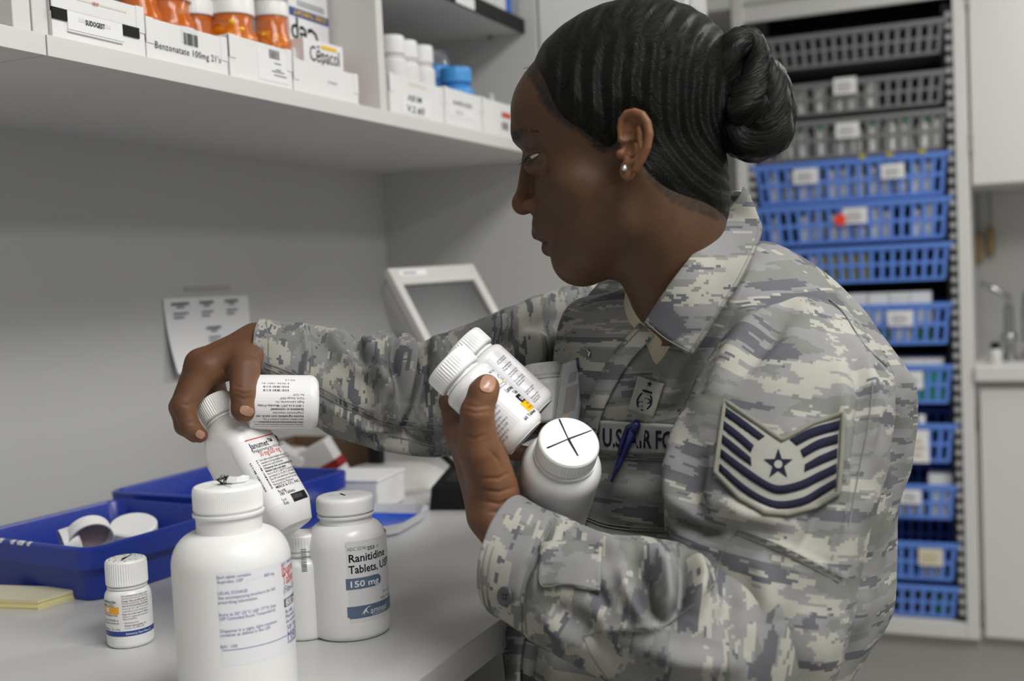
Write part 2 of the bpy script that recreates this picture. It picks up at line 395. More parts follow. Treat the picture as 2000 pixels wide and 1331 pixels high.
# chrome stand with clamps and wooden-handled tools by the far wall
st = empty('chrome_tap', (ony(1972, 700, 3.8)[0], 3.72, 1.012), label='chrome tap standing on the far worktop', cat='tap')
m = MB().lathe([(0, 0), (.03, 0), (.03, .012), (.016, .02), (.014, .16), (0, .16)], 16); m.build('pillar', CHROME, st, auto=.7)
MB().tube([(0, 0, .15), (-.0, -.02, .19), (-.03, -.03, .21), (-.075, -.03, .235)], .009, 10).build('lever', CHROME, st, smooth=True)
MB().tube([(.045, 0, 0), (.045, 0, .14), (.05, -.03, .2), (.055, -.12, .2), (.055, -.14, .17)], .011, 10).build('spout', CHROME, st, smooth=True)
MB().lathe([(0, .05), (.02, .055), (.024, .07), (.02, .085), (0, .09)], 16).build('collar', CHROME, st, smooth=True)
b2 = empty('black_stopper_bottle', (ony(1945, 700, 3.65)[0], 3.62, 1.012), label='small grey bottle with black stopper beside the chrome tap', cat='bottle')
MB().lathe([(0, 0), (.017, 0), (.018, .035), (.012, .045), (0, .045)], 14).build('body', PALEG, b2, auto=.7)
MB().lathe([(0, .044), (.013, .044), (.013, .062), (0, .064)], 14).build('stopper', BLACK, b2, auto=.7)
for k, (px, zz) in enumerate(((1912, 1.30), (1936, 1.32))):
    x = ony(px, 500, 4.0)[0]
    e = empty('hanging_brush', (x, 4.0, zz), label='wooden-handled brush hanging on the far wall', cat='brush', group='brushes hanging by the basket cabinet')
    MB().lathe([(0, 0), (.011, .005), (.014, .04), (.011, .085), (.005, .1), (0, .1)], 10).build('handle', mat('ochre_wood', (.30, .21, .09), .6), e, smooth=True)
    MB().tube([(0, 0, .1), (0, .002, .2), (-.01, .006, .26)], .003, 6).build('cord', mat('grey_cord', (.2, .2, .19), .6), e)
    e.location.y = 3.99
# white cupboard left of the basket cabinet, seen past the hair
e = empty('corner_cupboard', (0, 0, 0), label='white high cupboard left of the basket cabinet', cat='cupboard')
box('body', -1.249, L0-.001, YB+.02, 4.015, 2.115, 2.6, LAMG, e); box('door', -1.249, L0-.004, YB, YB+.02, 2.115, 2.6, LAM, e, bevel=.0015)
# ------------------------------------------------------------------ bottles
def arc(cx, cz, r, a0, a1, n): return [(cx+r*math.cos(a0+(a1-a0)*i/n), cz+r*math.sin(a0+(a1-a0)*i/n)) for i in range(n+1)]
def bottle(name, M, R, HB, rn, rc, hc, label, cat='bottle', group=None, sh=None, ribs=60, body=None, capm=None, neck=.006, fil=.004, ribbed=True, n=64, ring=True, steep=1.0):
    """lathed bottle: body to HB (foot of the neck), neck radius rn, cap radius rc and height hc"""
    e = empty(name, M=M, label=label, cat=cat, group=group); e['H'] = HB+neck+hc
    sh = sh or (R-rn); p = [(0, .0015), (R*.72, .0015), (R*.8, 0), (R-fil, 0)]+arc(R-fil, fil, fil, -math.pi/2, 0, 4)
    zt = HB-sh*steep
    p += [(R, fil+(zt-fil)*t) for t in (.1, .25, .4, .55, .7, .85)]
    for i in range(13):                                      # rounded shoulder
        a = math.pi/2*i/12; p.append((rn+(R-rn)*math.cos(a), zt+sh*steep*math.sin(a)*.97))
    p += [(rn, HB), (rn, HB+neck+hc*.3), (0, HB+neck+hc*.3)]
    MB().lathe(p, n).build('body', body or WHITE, e, auto=.9)
    zr_ = HB+max(0, neck-.004)
    if ring: MB().lathe([(rn, zr_-.0005), (rn+.0022, zr_+.0002), (rn+.0024, zr_+.002), (rn, zr_+.0026)], n).build('neck_ring', body or WHITE, e, auto=.9)
    z0 = HB+neck; d = .0007 if ribbed else 0
    cp = [(0, z0+.0005), (rc-.003, z0+.0005), (rc-.0012, z0), (rc, z0+.0012), (rc, z0+.003), (rc, z0+hc*.4), (rc, z0+hc*.72), (rc-.0004, z0+hc-.0022), (rc-.0016, z0+hc-.0006), (rc-.003, z0+hc), (rc*.6, z0+hc-.0002), (0, z0+hc-.0002)]
    rb = [0, 0, 0, 0, d, d, d, d*.5, 0, 0, 0, 0]
    MB().lathe(cp, ribs*2 if ribbed else 48, rb).build('cap', capm or CAPW, e, auto=.5 if ribbed else .7)
    return e
def upright_at(px, py, H, turn=0):
    """bottle frame standing on the worktop so that its lid centre is seen at (px, py)"""
    q = onz(px, py, ZC+H); o = np.array([q[0], q[1], ZC]); fr = CAM-o; fr[2] = 0
    c_, s_ = math.cos(turn), math.sin(turn); fr = np.array([fr[0]*c_-fr[1]*s_, fr[0]*s_+fr[1]*c_, 0])
    return frame(o, (0, 0, 1), fr)
def hit(e, R):
    """pixel -> (arc length, height) on a bottle's side wall"""
    Mi = np.array(e.matrix_world.inverted()) if not isinstance(e, Matrix) else np.array(e.inverted())
    o = (Mi@np.append(CAM, 1))[:3]
    def f(px, py):
        v = Mi[:3, :3]@ray(px, py); a = v[0]**2+v[1]**2; b = o[0]*v[0]+o[1]*v[1]; c_ = o[0]**2+o[1]**2-R*R
        D = b*b-a*c_
        t = (-b-math.sqrt(D))/a if D > 0 else -b/a
        q = o+v*t; return R*math.atan2(q[0], -q[1]), q[2]
    return f
def fit(s, x0, x1, y, size, **op):
    """text from x0 to x1 on the baseline y"""
    V, Fc = text2d([(s, 0, 0, size, op)]); wd = max(v[0] for v in V) if V else 1
    k = (x1-x0)/wd; return [(x0+a*k, y+b) for a, b in V], Fc
def lines(f, px0, px1, ys, size, txt=None, seed=3):
    """small print: one fitted row of words per baseline (pixels at the left end)"""
    r = random.Random(seed); out = []; k = 0
    for i, (ya, x1) in enumerate(ys):
        s0, z0 = f(px0, ya); s1, _ = f(px1*x1+px0*(1-x1), ya)
        out.append(fit(txt[i % len(txt)], s0, s1, z0, size))
    return join2d(*out)
E_Z = (0, 0, 1)
def px_m(px, d): return px*d/F

# --- ibuprofen stock bottle (nearest, left of centre)
IB = bottle('stock_bottle', upright_at(443, 946, .183), .0464, .1475, .0256, .0272, .0195, 'large white stock bottle with blue small print and a torn black scribble on its lid', ribs=120, body=WHITEM, sh=.021, neck=.016, steep=1.25)
bpy.context.view_layer.update()
R = .0464; f = hit(IB, R); T = lambda s, x0, x1, y, size, **k: fit(s, f(x0, y)[0], f(x1, y)[0], f(x0, y)[1], size, **k)
LABW = mat('label_white', (.74, .74, .77), .38); LABS = mat('label_satin', (.71, .71, .725), .3)
s0, z1 = f(424, 1121); _, z0 = f(424, 1303)
lb = ink('label', on_cyl(rects2d([(s0, z0, s0+.135, z1)], 60), R, .00008), LABW, IB)
z = .0035
bl = [T('Each tablet contains:', 423, 491, 1132, z), T('Ibuprofen, USP  . . . . . . . . .  800 mg', 424, 536, 1141, z), T('USUAL DOSAGE:', 425, 485, 1163, z),
      T('See accompanying brochure for full', 426, 538, 1172, z), T('prescribing information.', 426, 504, 1181, z), T('Store at 20\u00b0-25\u00b0C (68\u00b0-77\u00b0F) [see', 427, 540, 1205, z),
      T('USP Controlled Room Temperature].', 428, 539, 1213, z), T('Dispense in a tight, light-resistant', 430, 542, 1237, z), T('container as defined in the USP.', 430, 530, 1245, z), T('REV. 1/09', 431, 464, 1268, z)]
_, zr = f(424, 1272); bl.append(rects2d([(s0, zr-.00025, s0+.133, zr+.00025)], 60))
s2 = f(549, 1110)[0]; zz = lambda y: f(549, y)[1]
bl += [text2d([('NDC 0904-5855', s2, zz(1107), .0034), ('(Film-Coated)', s2+.001, zz(1163), .008, {'sx': .8}), ('Rx only', s2+.002, zz(1204), .0042, {'bold': .01}), ('Pharmacist: Dispense', s2+.002, zz(1214), .0042), ('the enclosed guide', s2+.002, zz(1224), .0042), ('500 Tablets', s2+.003, zz(1238), .0055),
               ('MAJOR', s2+.003, zz(1259), .0105, {'sx': .9}), ('PHARMACEUTICALS', s2+.003, zz(1266), .0034)])]
ink('blue_print', on_cyl(join2d(*bl), R, .0002), INKB, lb)
ink('red_print', on_cyl(text2d([('Ibuprofen', s2, zz(1126), .0115, {'sx': .75, 'bold': .008}), ('Tablets, USP', s2+.0005, zz(1146), .0115, {'sx': .75, 'bold': .008})]), R, .0002), INKR, lb)
ink('strength_box', on_cyl(rects2d([(s2+.001, zz(1191), s2+.034, zz(1174))], 20), R, .0002), mat('charcoal_print', (.09, .09, .09), .4), lb)
ink('strength_print', on_cyl(text2d([('800 mg', s2+.003, zz(1189), .0075, {'bold': .02})]), R, .0003), PAPER, lb)
zl = IB['H']
def lid_marks(e, segs, wd=.0012, m=INK, nm='pen_mark', dz=.0002):
    mb = MB()
    for (x0, y0, x1, y1, w_) in segs:
        d = np.array([x1-x0, y1-y0]); L = np.linalg.norm(d); n_ = np.array([-d[1], d[0]])/L*w_/2; z_ = e['H']+dz
        mb.add([(x0+n_[0], y0+n_[1], z_), (x0-n_[0], y0-n_[1], z_), (x1-n_[0]*.6, y1-n_[1]*.6, z_), (x1+n_[0]*.6, y1+n_[1]*.6, z_)], [(0, 1, 2, 3)])
    return mb.build(nm, m, e)
lid_marks(IB, [(-.017, -.014, .022, .013, .0005), (-.004, .001, .003, -.017, .0009), (-.007, -.001, .005, .003, .0035), (-.003, .004, .004, -.004, .003), (-.02, -.005, -.004, .0, .0005), (.004, -.003, .02, -.007, .0004), (-.002, .002, -.012, .008, .0008)])
m = MB()
for k in range(9):
    a = k*.7; m.tube([(-.003+.002*math.cos(a), .001+.002*math.sin(a), zl), (-.004+.004*math.cos(a*1.7), .002*math.sin(a), zl+.004), (-.001+.003*math.cos(a+1), .003*math.sin(a*2), zl+.005+.001*(k % 3))], .0004, 5)
m.build('ink_fray', INK, IB)
m = MB(); m.v = []
pts = [(.001, .0), (.008, -.001), (.015, .001), (.018, .006), (.013, .008), (.006, .006), (.001, .005)]
top_ = [(x, y, zl+.0025+.003*math.sin(i*1.3)**2) for i, (x, y) in enumerate(pts)]; bot_ = [(x*.95, y*.9, zl+.0004) for x, y in pts]; nn = len(pts)
m.add(bot_+top_, [tuple(range(nn))[::-1], tuple(range(nn, 2*nn))]+[(i, (i+1) % nn, nn+(i+1) % nn, nn+i) for i in range(nn)]); m.build('torn_seal', PAPER, IB)

# --- ranitidine bottle
RA = bottle('stock_bottle', upright_at(673, 967, .1335), .0378, .1085, .0250, .0277, .0155, 'white glossy bottle with slate blue Ranitidine label and a pen stroke on its lid', body=WHITE, sh=.0155, ribbed=False, neck=.0095, fil=.006, steep=1.5)
bpy.context.view_layer.update()
R = .0378; f = hit(RA, R); T = lambda s, x0, x1, y, size, **k: fit(s, f(x0, y)[0], f(x1, y)[0], f(x0, y)[1], size, **k)
s0, z1 = f(674, 1060); _, z0 = f(676, 1232)
lb = ink('label', on_cyl(rects2d([(s0, z0+.006, s0+.09, z1)], 50), R, .00008), LABS, RA)
ink('black_print', on_cyl(join2d(T('Ranitidine', 680, 751, 1100, .0106, bold=.018), T('Tablets,', 681, 738, 1122, .0106, bold=.018), text2d([('USP', f(741, 1114)[0], f(681, 1122)[1], .0106, {'bold': .018})]), T('253', 717, 731, 1075, .0048, bold=.02)), R, .0002), INK, lb)
ink('grey_print', on_cyl(join2d(T('NDC 53746-', 678, 717, 1078, .0048), text2d([('-10', f(731, 1074)[0]+.0006, f(717, 1075)[1], .0048, {'sx': .8}), ('1000 Tablets', f(742, 1170)[0], f(742, 1172)[1], .0042), ('Rx only', f(748, 1163)[0], f(742, 1160)[1], .0035)])), R, .0002), INKG, lb)
def pill2d(x0, y0, x1, y1, left=False):
    r_ = (y1-y0)/2; a, b = rects2d([(x0, y0, x1-r_, y1)], 20); n_ = len(a)
    pts = [(x1-r_+r_*math.cos(t), (y0+y1)/2+r_*math.sin(t)) for t in np.linspace(-math.pi/2, math.pi/2, 10)]
    return a+pts, b+[tuple(range(n_, n_+10))]
sa, zt = f(675, 1132); zb_ = f(675, 1154)[1]; sb = f(744, 1140)[0]
ink('strength_pill', on_cyl(pill2d(sa, zb_, sb, zt), R, .0002), SLATE, lb)
sc, zt2 = f(678, 1187); zb2 = f(678, 1211)[1]
ink('maker_bar', on_cyl(rects2d([(sc, zb2+.0015, sc+.06, zt2), (sc+.002, zb2, sc+.06, zb2+.0015)], 30), R, .0002), SLATE, lb)
sm = f(716, 1204)[0]; zm = zb2+(zt2-zb2)*.42
fig = ([(sm-.005, zm-.002), (sm-.001, zm+.003), (sm+.002, zm+.005), (sm+.0055, zm+.0052), (sm+.001, zm+.0035), (sm+.0005, zm+.001), (sm+.003, zm-.0015), (sm+.0015, zm-.001), (sm-.001, zm+.001), (sm-.002, zm-.003), (sm-.0022, zm)], [(0, 1, 10), (1, 2, 3, 4), (1, 4, 5, 8, 10), (5, 6, 7, 8), (8, 9, 10)])
ink('white_print', on_cyl(join2d(T('150 mg', 681, 740, 1149, .0082, bold=.018), T('amneal', 723, 755, 1199, .0085, shear=.15), text2d([('PHARMACEUTICALS', f(727, 1204)[0], zb2+.0008, .0019)]), fig), R, .0003), PAPER, lb)
lid_marks(RA, [(-.016, .001, .018, .002, .0005), (-.004, .008, .0005, -.004, .0022)])

# --- small bottle with orange strip and blue band
SB = bottle('pill_bottle', upright_at(245, 1090, .083), .0217, .0555, .0163, .0196, .0245, 'small white bottle with orange strip and blue band, lid specked black', body=WHITE, sh=.0075, neck=.003, ribs=52, fil=.0035, steep=1.3)
bpy.context.view_layer.update()
R = .0217; f = hit(SB, R); T = lambda s, x0, x1, y, size, **k: fit(s, f(x0, y)[0], f(x1, y)[0], f(x0, y)[1], size, **k)
zb_, zt = .0035, .045
lb = ink('label', on_cyl(rects2d([(-.04, zb_, .033, zt)], 60), R, .00008), PAPER, SB)
q = lambda x, y: (x*.2554, 920+y*.2554)
fx = lambda x: f(x*.2554, 1170)[0]; fz = lambda y: f(215, 920+y*.2554)[1]; fz2 = lambda y: f(250, 920+y*.2554)[1]
ink('blue_band', on_cyl(rects2d([(-.04, fz2(1268), .033, fz2(1228))], 60), R, .0002), NAVY, lb)
ink('orange_strip', on_cyl(rects2d([(-.034, fz(1097), fx(902), fz(1042))], 30), R, .0002), mat('orange_print', (.85, .38, .02), .4), lb)
ink('strip_seal', on_cyl(rects2d([(fx(812), fz(1084), fx(832), fz(1050))], 4), R, .0003), PAPER, lb)
sml = ['Each extended-release tablet contains', 'bupropion hydrochloride, USP 150 mg', 'Dosage: Take one tablet daily or as', 'directed by physician. See package', 'insert for full prescribing information.', 'Store at 20\u00b0-25\u00b0C (68\u00b0-77\u00b0F). See USP', 'controlled room temperature.', 'Keep out of the reach of children.', 'Zyban is a registered trademark of', 'GlaxoSmithKline']
out = []
for i, (t, y) in enumerate(zip(sml, (962, 982, 1003, 1021, 1040, 1062, 1082, 1103, 1123, 1142))): out.append(fit(t, fx(928), fx(1040 if i == 9 else 1128), fz2(y), .0024, bold=.015 if i in (0, 2, 4, 7) else 0))
for t, y, x1 in (('Manufactured by:', 1172, 1050), ('Watson Laboratories, Inc.', 1193, 1105), ('Corona, CA 92880 USA', 1212, 1090)): out.append(fit(t, fx(938), fx(x1), fz2(y), .0025, bold=.02 if y == 1193 else 0))
out.append(text2d([('hydrochloride', fx(882), fz(1015), .0042, {'align': 'RIGHT', 'bold': .02}), ('tablets (XL)', fx(870), fz(1040), .0038, {'align': 'RIGHT', 'bold': .015}), ('PHARMACIST MEDICATION', fx(892), fz(1112), .0019, {'align': 'RIGHT', 'bold': .02}), ('same as XTRA\u00ae or', fx(898), fz(1150), .0026, {'align': 'RIGHT', 'bold': .01}), ('other bupropion products', fx(900), fz(1170), .0026, {'align': 'RIGHT', 'bold': .01}), ('30 tablets   Rx only', fx(905), fz(1217), .003, {'align': 'RIGHT'})]))
ink('black_print', on_cyl(join2d(*out), R, .0002), INKG, lb)
ink('white_print', on_cyl(fit('Distributed by: Watson Pharma, Inc.', fx(945), fx(1135), fz2(1256), .0028, bold=.01), R, .0003), PAPER, lb)
lid_marks(SB, [(-.004, -.010, .006, .012, .0018), (-.003, -.003, .002, .004, .0028)]+[(.015*math.cos(a), .015*math.sin(a), .0165*math.cos(a+.12), .0165*math.sin(a+.12), .0011) for a in (0.2, .6, 1.2, 1.7, 2.3, 2.8, 3.4, 3.9, 4.6, 5.3)]+[(.01*math.cos(a), .01*math.sin(a), .012*math.cos(a+.2), .012*math.sin(a+.2), .0008) for a in (0.5, 1.5, 2.6, 3.6, 5.)])

# --- bottle partly hidden behind the stock bottle, and a loose lid on edge
HB_ = bottle('stock_bottle', upright_at(588, 1040, .10, .5), .024, .078, .016, .018, .016, 'plain white bottle half hidden between the stock bottle and the Ranitidine bottle', sh=.008, ribs=40)
HB_.location = HB_.location+Vector((.0, .0, 0)); bpy.context.view_layer.update()
R = .024; f = hit(HB_, R); sx_, z1 = f(587, 1072); _, z0 = f(587, 1118)
ink('grey_print', on_cyl(rects2d([(sx_+.0, z0+(z1-z0)*k/14, sx_+.005, z0+(z1-z0)*(k+.55)/14) for k in range(14)], 3), R, .0002), INKG, HB_)['kind'] = 'stuff'
e = empty('bottle_lid', M=frame(onz(572, 1222, ZC)+np.array([0, 0, .0205]), rt*.75-fw*.6, (0, 0, 1)), label='white lid standing on edge behind the stock bottle', cat='lid')
MB().lathe([(0, .013), (.019, .013), (.0205, .0115), (.0205, 0), (.0185, 0), (.0185, .011), (0, .011)], 40).build('lid_shell', CAPW, e, auto=.6)

# --- square Janumet bottle being lowered by the right hand
def iv(x, y, z): return rt*x-up*y+fw*z                      # image-plane direction (right, down, away)
ax = iv(.53, .83, -.20); ax = ax/np.linalg.norm(ax); hh = iv(.52, -.09, .85); hh = hh-ax*(hh@ax); hh = hh/np.linalg.norm(hh); nn_ = np.cross(ax, hh); nn_ = nn_ if nn_@fw < 0 else -nn_
JL = .146; topc = P(413, 781, 1.085); base = topc+ax*JL
JM = frame(base, -ax, nn_)                                   # label side is local -Y
JA = empty('square_bottle', M=JM, label='square white bottle with red-lettered Janumet label gripped by its ribbed cap', cat='bottle')
def rsq(w_, d_, r_, z_, n=44):
    out = []
    for cx, cy, a0 in ((w_/2-r_, -d_/2+r_, -math.pi/2), (w_/2-r_, d_/2-r_, 0), (-w_/2+r_, d_/2-r_, math.pi/2), (-w_/2+r_, -d_/2+r_, math.pi)):
        out += [(cx+r_*math.cos(a0+math.pi/2*i/(n//4-1)), cy+r_*math.sin(a0+math.pi/2*i/(n//4-1)), z_) for i in range(n//4)]
    return out
def ringloft(rings):
    n_ = len(rings[0]); v = [p for r_ in rings for p in r_]; m_ = len(rings)
    fcs = [(i*n_+k, i*n_+(k+1) % n_, (i+1)*n_+(k+1) % n_, (i+1)*n_+k) for i in range(m_-1) for k in range(n_)]
    fcs += [tuple(range(n_))[::-1], tuple((m_-1)*n_+k for k in range(n_))]; return v, fcs
W_, D_ = .054, .056
rg = [rsq(W_*.74, D_*.74, .012, 0), rsq(W_*.80, D_*.80, .012, .001), rsq(W_*.97, D_*.97, .013, .016), rsq(W_, D_, .013, .019), rsq(W_, D_, .013, .03), rsq(W_, D_, .013, .06), rsq(W_, D_, .013, .088)]
for i in range(1, 9):
    t = i/8; k = 1-(1-.60)*t**1.8; rg.append(rsq(W_*k, D_*k, .013+(W_*k/2-.0135)*t*.98 if t > .2 else .0135, .088+.032*(1-(1-t)**1.6)))
rg += [rsq(.0305, .0305, .0152, .1225), rsq(.0305, .0305, .0152, .135)]
v, fcs = ringloft(rg); o = mesh('body', v, fcs, WHITE, JA); sharp(o, .8)
MB().lathe([(0, .1255), (.0168, .1255), (.0178, .1262), (.0180, .128), (.0180, .134), (.0180, .141), (.0176, .1445), (.0165, JL), (0, JL)], 104, [0, 0, 0, .0007, .0007, .0007, .0004, 0, 0]).build('cap', CAPW, JA, auto=.5)
MB().lathe([(.0155, .1215), (.0175, .1222), (.0175, .1238), (.0155, .1245)], 48).build('neck_ring', WHITE, JA, auto=.8)
lbz = [(.0195, .0895)]
lw = rsq(W_+.0003, D_+.0003, .0131, 0)                       # label wraps the front corner
idx = [i for i, p in enumerate(lw) if True]
ring_pts = lw[-11:]+lw[:11]                                   # from the left-front corner round to the right-front corner
V = [(x, y, z_) for (x, y, _) in ring_pts for z_ in (.020, .0885)]; Fc = [(2*i, 2*i+2, 2*i+3, 2*i+1) for i in range(len(ring_pts)-1)]
lb = mesh('label', V, Fc, PAPER, JA); sharp(lb, .8)
JMi = np.array(JM.inverted()); jo = (JMi@np.append(CAM, 1))[:3]
def fj(px, py):
    v = JMi[:3, :3]@ray(px, py); t = (-D_/2-jo[1])/v[1]; q = jo+v*t; return q[0], q[2]
jc = lambda x, y: fj(320+x*.3006, 600+y*.3006)
FM = Matrix(((1, 0, 0, 0), (0, 0, -1, -D_/2-.00015), (0, 1, 0, 0), (0, 0, 0, 1)))
def jt(s, x0, y0, x1, y1, size, **k):
    a = jc(x0, y0); b = jc(x1, y1); return fit(s, a[0], b[0], a[1], size, **k)
xl = jc(560, 870)[0]; 
jz = lambda y: .0865-(y)*.0685
blk = [fit('Janumet\u2122', -.017, .013, jz(.135), .0085, bold=.012), fit('(sitagliptin/metformin HCl) tablets', -.017, .024, jz(.19), .0042)]
for i, t in enumerate(('Each tablet contains sitagliptin phosphate', 'equivalent to 50 mg sitagliptin and 500 mg', 'metformin hydrochloride.', 'Dispense the accompanying', 'Medication Guide to each patient.', 'Store at 20-25\u00b0C (68-77\u00b0F), excursions', 'permitted to 15-30\u00b0C (59-86\u00b0F).', '[See USP Controlled Room Temperature.]', 'See accompanying circular for dosage.', 'Marketed by: Patheon')):
    blk.append(fit(t, -.015, .022 if i not in (2, 4, 9) else .012, jz(.33+i*.042), .0030, bold=.02 if i in (3, 4) else 0))
blk += [fit('MERCK & CO., INC.', -.014, .018, jz(.755), .0034, bold=.02), fit('Rx only', -.014, -.004, jz(.815), .0036, bold=.015), fit('180 Tablets', -.014, .006, jz(.865), .0044, bold=.012), fit('Lot', -.015, -.009, jz(.945), .0042), fit('Exp.', -.015, -.008, jz(.995), .0042)]
ink('black_print', on_flat(join2d(*blk), FM), INK, lb)
ink('red_print', on_flat(join2d(fit('50 mg/500 mg', -.011, .016, jz(.265), .0075, bold=.008), rects2d([(-.0185, .0862, .0185, .0872)], 4)), FM), INKR, lb)
ink('black_panel', on_flat(rects2d([(-.002, jz(1.0), .0168, jz(.885))], 4), FM, .0002), INK, lb)
ink('panel_print', on_flat(join2d(fit('STORE IN', -.002, .011, jz(.935), .0030), fit('PACKAGE', -.002, .011, jz(.965), .0030)), FM, .0004), INKG, lb)
# bar code on the rounded corner, read along the bottle
cc = (-W_/2+.0131, -D_/2+.0131); bz = barcode(0, 0, .030, .0075, 5)
ink('barcode', ([(cc[0]-(.0136)*math.cos(.75+y/.0131), cc[1]-.0136*math.sin(.75+y/.0131), .066-x) for x, y in bz[0]], bz[1]), INK, lb)

# --- bottle lying in the right palm
HM = frame(P(620, 787, 1.085), -rt*.97-fw*.24+up*.02, -fw)
HZ = bottle('pill_bottle', HM, .0258, .0655, .0145, .0152, .009, 'white bottle held on its side in the palm, its label upside down', sh=.007, ribs=48, fil=.007)
bpy.context.view_layer.update(); R = .0258
def turned(p): return [(-y, x) for x, y in p[0]], p[1]      # print that reads along the bottle
def alongaxis(p, s_, z_, flip=1): return [(s_-flip*y, z_+flip*x) for x, y in p[0]], p[1]
lb = ink('label', on_cyl(rects2d([(-.036, .008, .036, .062)], 40), R, .00008), PAPER, HZ)
# local +Z points to image left, so upside-down print runs toward +Z
tx = []
for i, (t, wv, b_) in enumerate((('Drug Facts (continued) inactive ingredients corn starch, lactose', .044, 0), ('Other information store at room temperature', .040, .02), ('each tablet contains sodium 3 mg', .036, 0), ('Inactive ingredients corn starch, talc', .043, .02), ('magnesium stearate', .028, 0), ('Questions or comments?', .030, .025), ('1-800-616-2471 Monday-Friday', .042, .01), ('Rugby Laboratories, Inc.', .026, 0), ('Duluth, Georgia 30097', .022, 0), ('Rev. 02/09', .010, 0))):
    tx.append(alongaxis(fit(t, 0, wv, 0, .0030, bold=b_), -.021+i*.0034, .014))
tx.append(alongaxis(rects2d([(0, 0, .046, .0003), (0, .0068, .046, .0071), (0, .0136, .046, .0139), (0, .0204, .046, .0207)], 2), -.0182, .0135))
bc_ = barcode(0, 0, .023, .0058, 9); tx.append(alongaxis(bc_, .0175, .028)); tx.append(alongaxis(fit('3 0536-1001-01', 0, .025, 0, .0030), .0215, .027)); tx.append(alongaxis(fit('02/12', 0, .009, 0, .0030), .0262, .022))
ink('print', on_cyl(join2d(*tx), R, .0002), mat('brown_black_ink', (.05, .035, .035), .5), lb)

# --- two lamivudine bottles in the left hand
la = iv(.737, .676, -.12); la = la/np.linalg.norm(la)       # cap -> base
def lam(name, cap, lbl, cover):
    LM = frame(np.array(cap)+la*.0945, -la, -fw+up*.1)
    e = bottle('pill_bottle', LM, .0238, .0722, .0165, .0222, .0185, lbl, sh=.0065, ribs=52, fil=.008, neck=.0038)
    return e
LA = lam('a', P(869, 709, .985), 'white bottle with black and yellow marks held under the thumb', 0)
LB = lam('b', P(899, 672, 1.034), 'white bottle with small print tucked behind the thumb-held bottle', 1)
bpy.context.view_layer.update(); R = .0238
for e_, front in ((LA, True), (LB, False)):
    f = hit(e_, R)
    lb = ink('label', on_cyl(rects2d([(-.055, .012, .055, .064)], 60), R, .00008), LABS, e_)
    if front:
        cq = lambda x, y: f(820+x*.3306, 620+y*.3306)
        def tt(s, x0, y0, x1, y1, size, **k): a = cq(x0, y0); b = cq(x1, y1); return fit(s, a[0], b[0], a[1], size, **k)
        B_ = [tt('Lamivudine', 517, 447, 570, 402, .0058, bold=.015), tt('Tablets', 560, 457, 592, 430, .0050, bold=.01), tt('60 Tablets', 625, 612, 688, 560, .0042, bold=.02), tt('NDC 31722-0753', 415, 335, 460, 300, .003)]
        ink('black_print', on_cyl(join2d(*B_), R, .0002), INK, lb)
        g_ = []
        for i, t in enumerate(('Store below 30\u00b0C', 'USP Controlled Room', 'Keep in a dry place.', 'Dispense in tight container as', 'defined in the USP', 'Camber Pharmaceuticals, Inc.', 'Piscataway, MD 21901, USA')):
            x0, y0 = 400+i*11, 600+i*30; a = cq(x0, y0); g_.append(fit(t, a[0], a[0]+(.015 if i < 3 else .020), a[1], .0029))
        a = cq(480, 430)
        for i in range(2): g_.append(fit('PHARMACIST: medication guide', a[0]-.002, a[0]+.012, a[1]+.0035-.0025*i, .0022))
        a = cq(240, 560)
        for i in range(2): g_.append(fit('Each tablet contains', a[0], a[0]+.014, a[1]-.003*i, .0028))
        ink('small_print', on_cyl(join2d(*g_), R, .0002), INKG, lb)
        a = cq(573, 478); ink('strength_box', on_cyl(rects2d([(a[0], a[1]-.0062, a[0]+.0105, a[1]+.0022)], 6), R, .0002), INK, lb)
        ink('strength_print', on_cyl(fit('150', a[0]+.002, a[0]+.0085, a[1]-.0042, .0052, bold=.03), R, .0003), PAPER, lb)
        a = cq(610, 528); ink('yellow_box', on_cyl(rects2d([(a[0], a[1]-.0065, a[0]+.0165, a[1]+.0035)], 6), R, .0002), YEL, lb)
        ink('box_print', on_cyl(join2d(fit('CAUTION', a[0]+.006, a[0]+.014, a[1]-.001, .0030), fit('Verify Product', a[0]+.003, a[0]+.0155, a[1]-.0045, .0030)), R, .0003), INKR, lb)
        a = cq(485, 362); th = np.linspace(0, 2*math.pi, 25)
        def ring2(r0, r1, t0, t1): 
            t_ = np.linspace(t0, t1, 16); return [(a[0]+r_*math.cos(x)*1.1, a[1]+r_*math.sin(x)) for x in t_ for r_ in (r0, r1)], [(2*i, 2*i+2, 2*i+3, 2*i+1) for i in range(15)]
        ink('logo_swoosh', on_cyl(ring2(.0042, .0052, 3.4, 6.1), R, .0002), YEL, lb)
        ink('logo_print', on_cyl(join2d(ring2(.0043, .005, .3, 2.9), text2d([('CA', a[0]-.003, a[1]-.0015, .0042, {'bold': .02})])), R, .0002), INKB, lb)
    else:
        cq = lambda x, y: f(820+x*.3306, 620+y*.3306); g_ = []
        for i, (x0, y0, t, wv) in enumerate(((458, 270, 'Each film-coated tablet', .012), (465, 283, '20 mg of lamivudine', .012), (492, 308, 'Recommended dosage', .012), (500, 322, 'Dosage: see insert', .011), (527, 345, 'Keep this and all drugs', .012), (536, 358, 'out of reach of children', .011), (562, 385, 'Store in a USP dry place', .012), (572, 398, 'excursions permitted', .012), (582, 410, 'Temperature', .009), (625, 450, 'Dispense in container', .012), (634, 462, 'with child resistant', .010), (660, 485, 'Manufactured for', .010), (670, 497, 'Camber Pharma', .009), (678, 508, 'Piscataway NJ', .008))):
            a = cq(x0, y0); g_.append(fit(t, a[0], a[0]+wv, a[1], .0028))
        ink('small_print', on_cyl(join2d(*g_), R, .0002), INKG, lb)

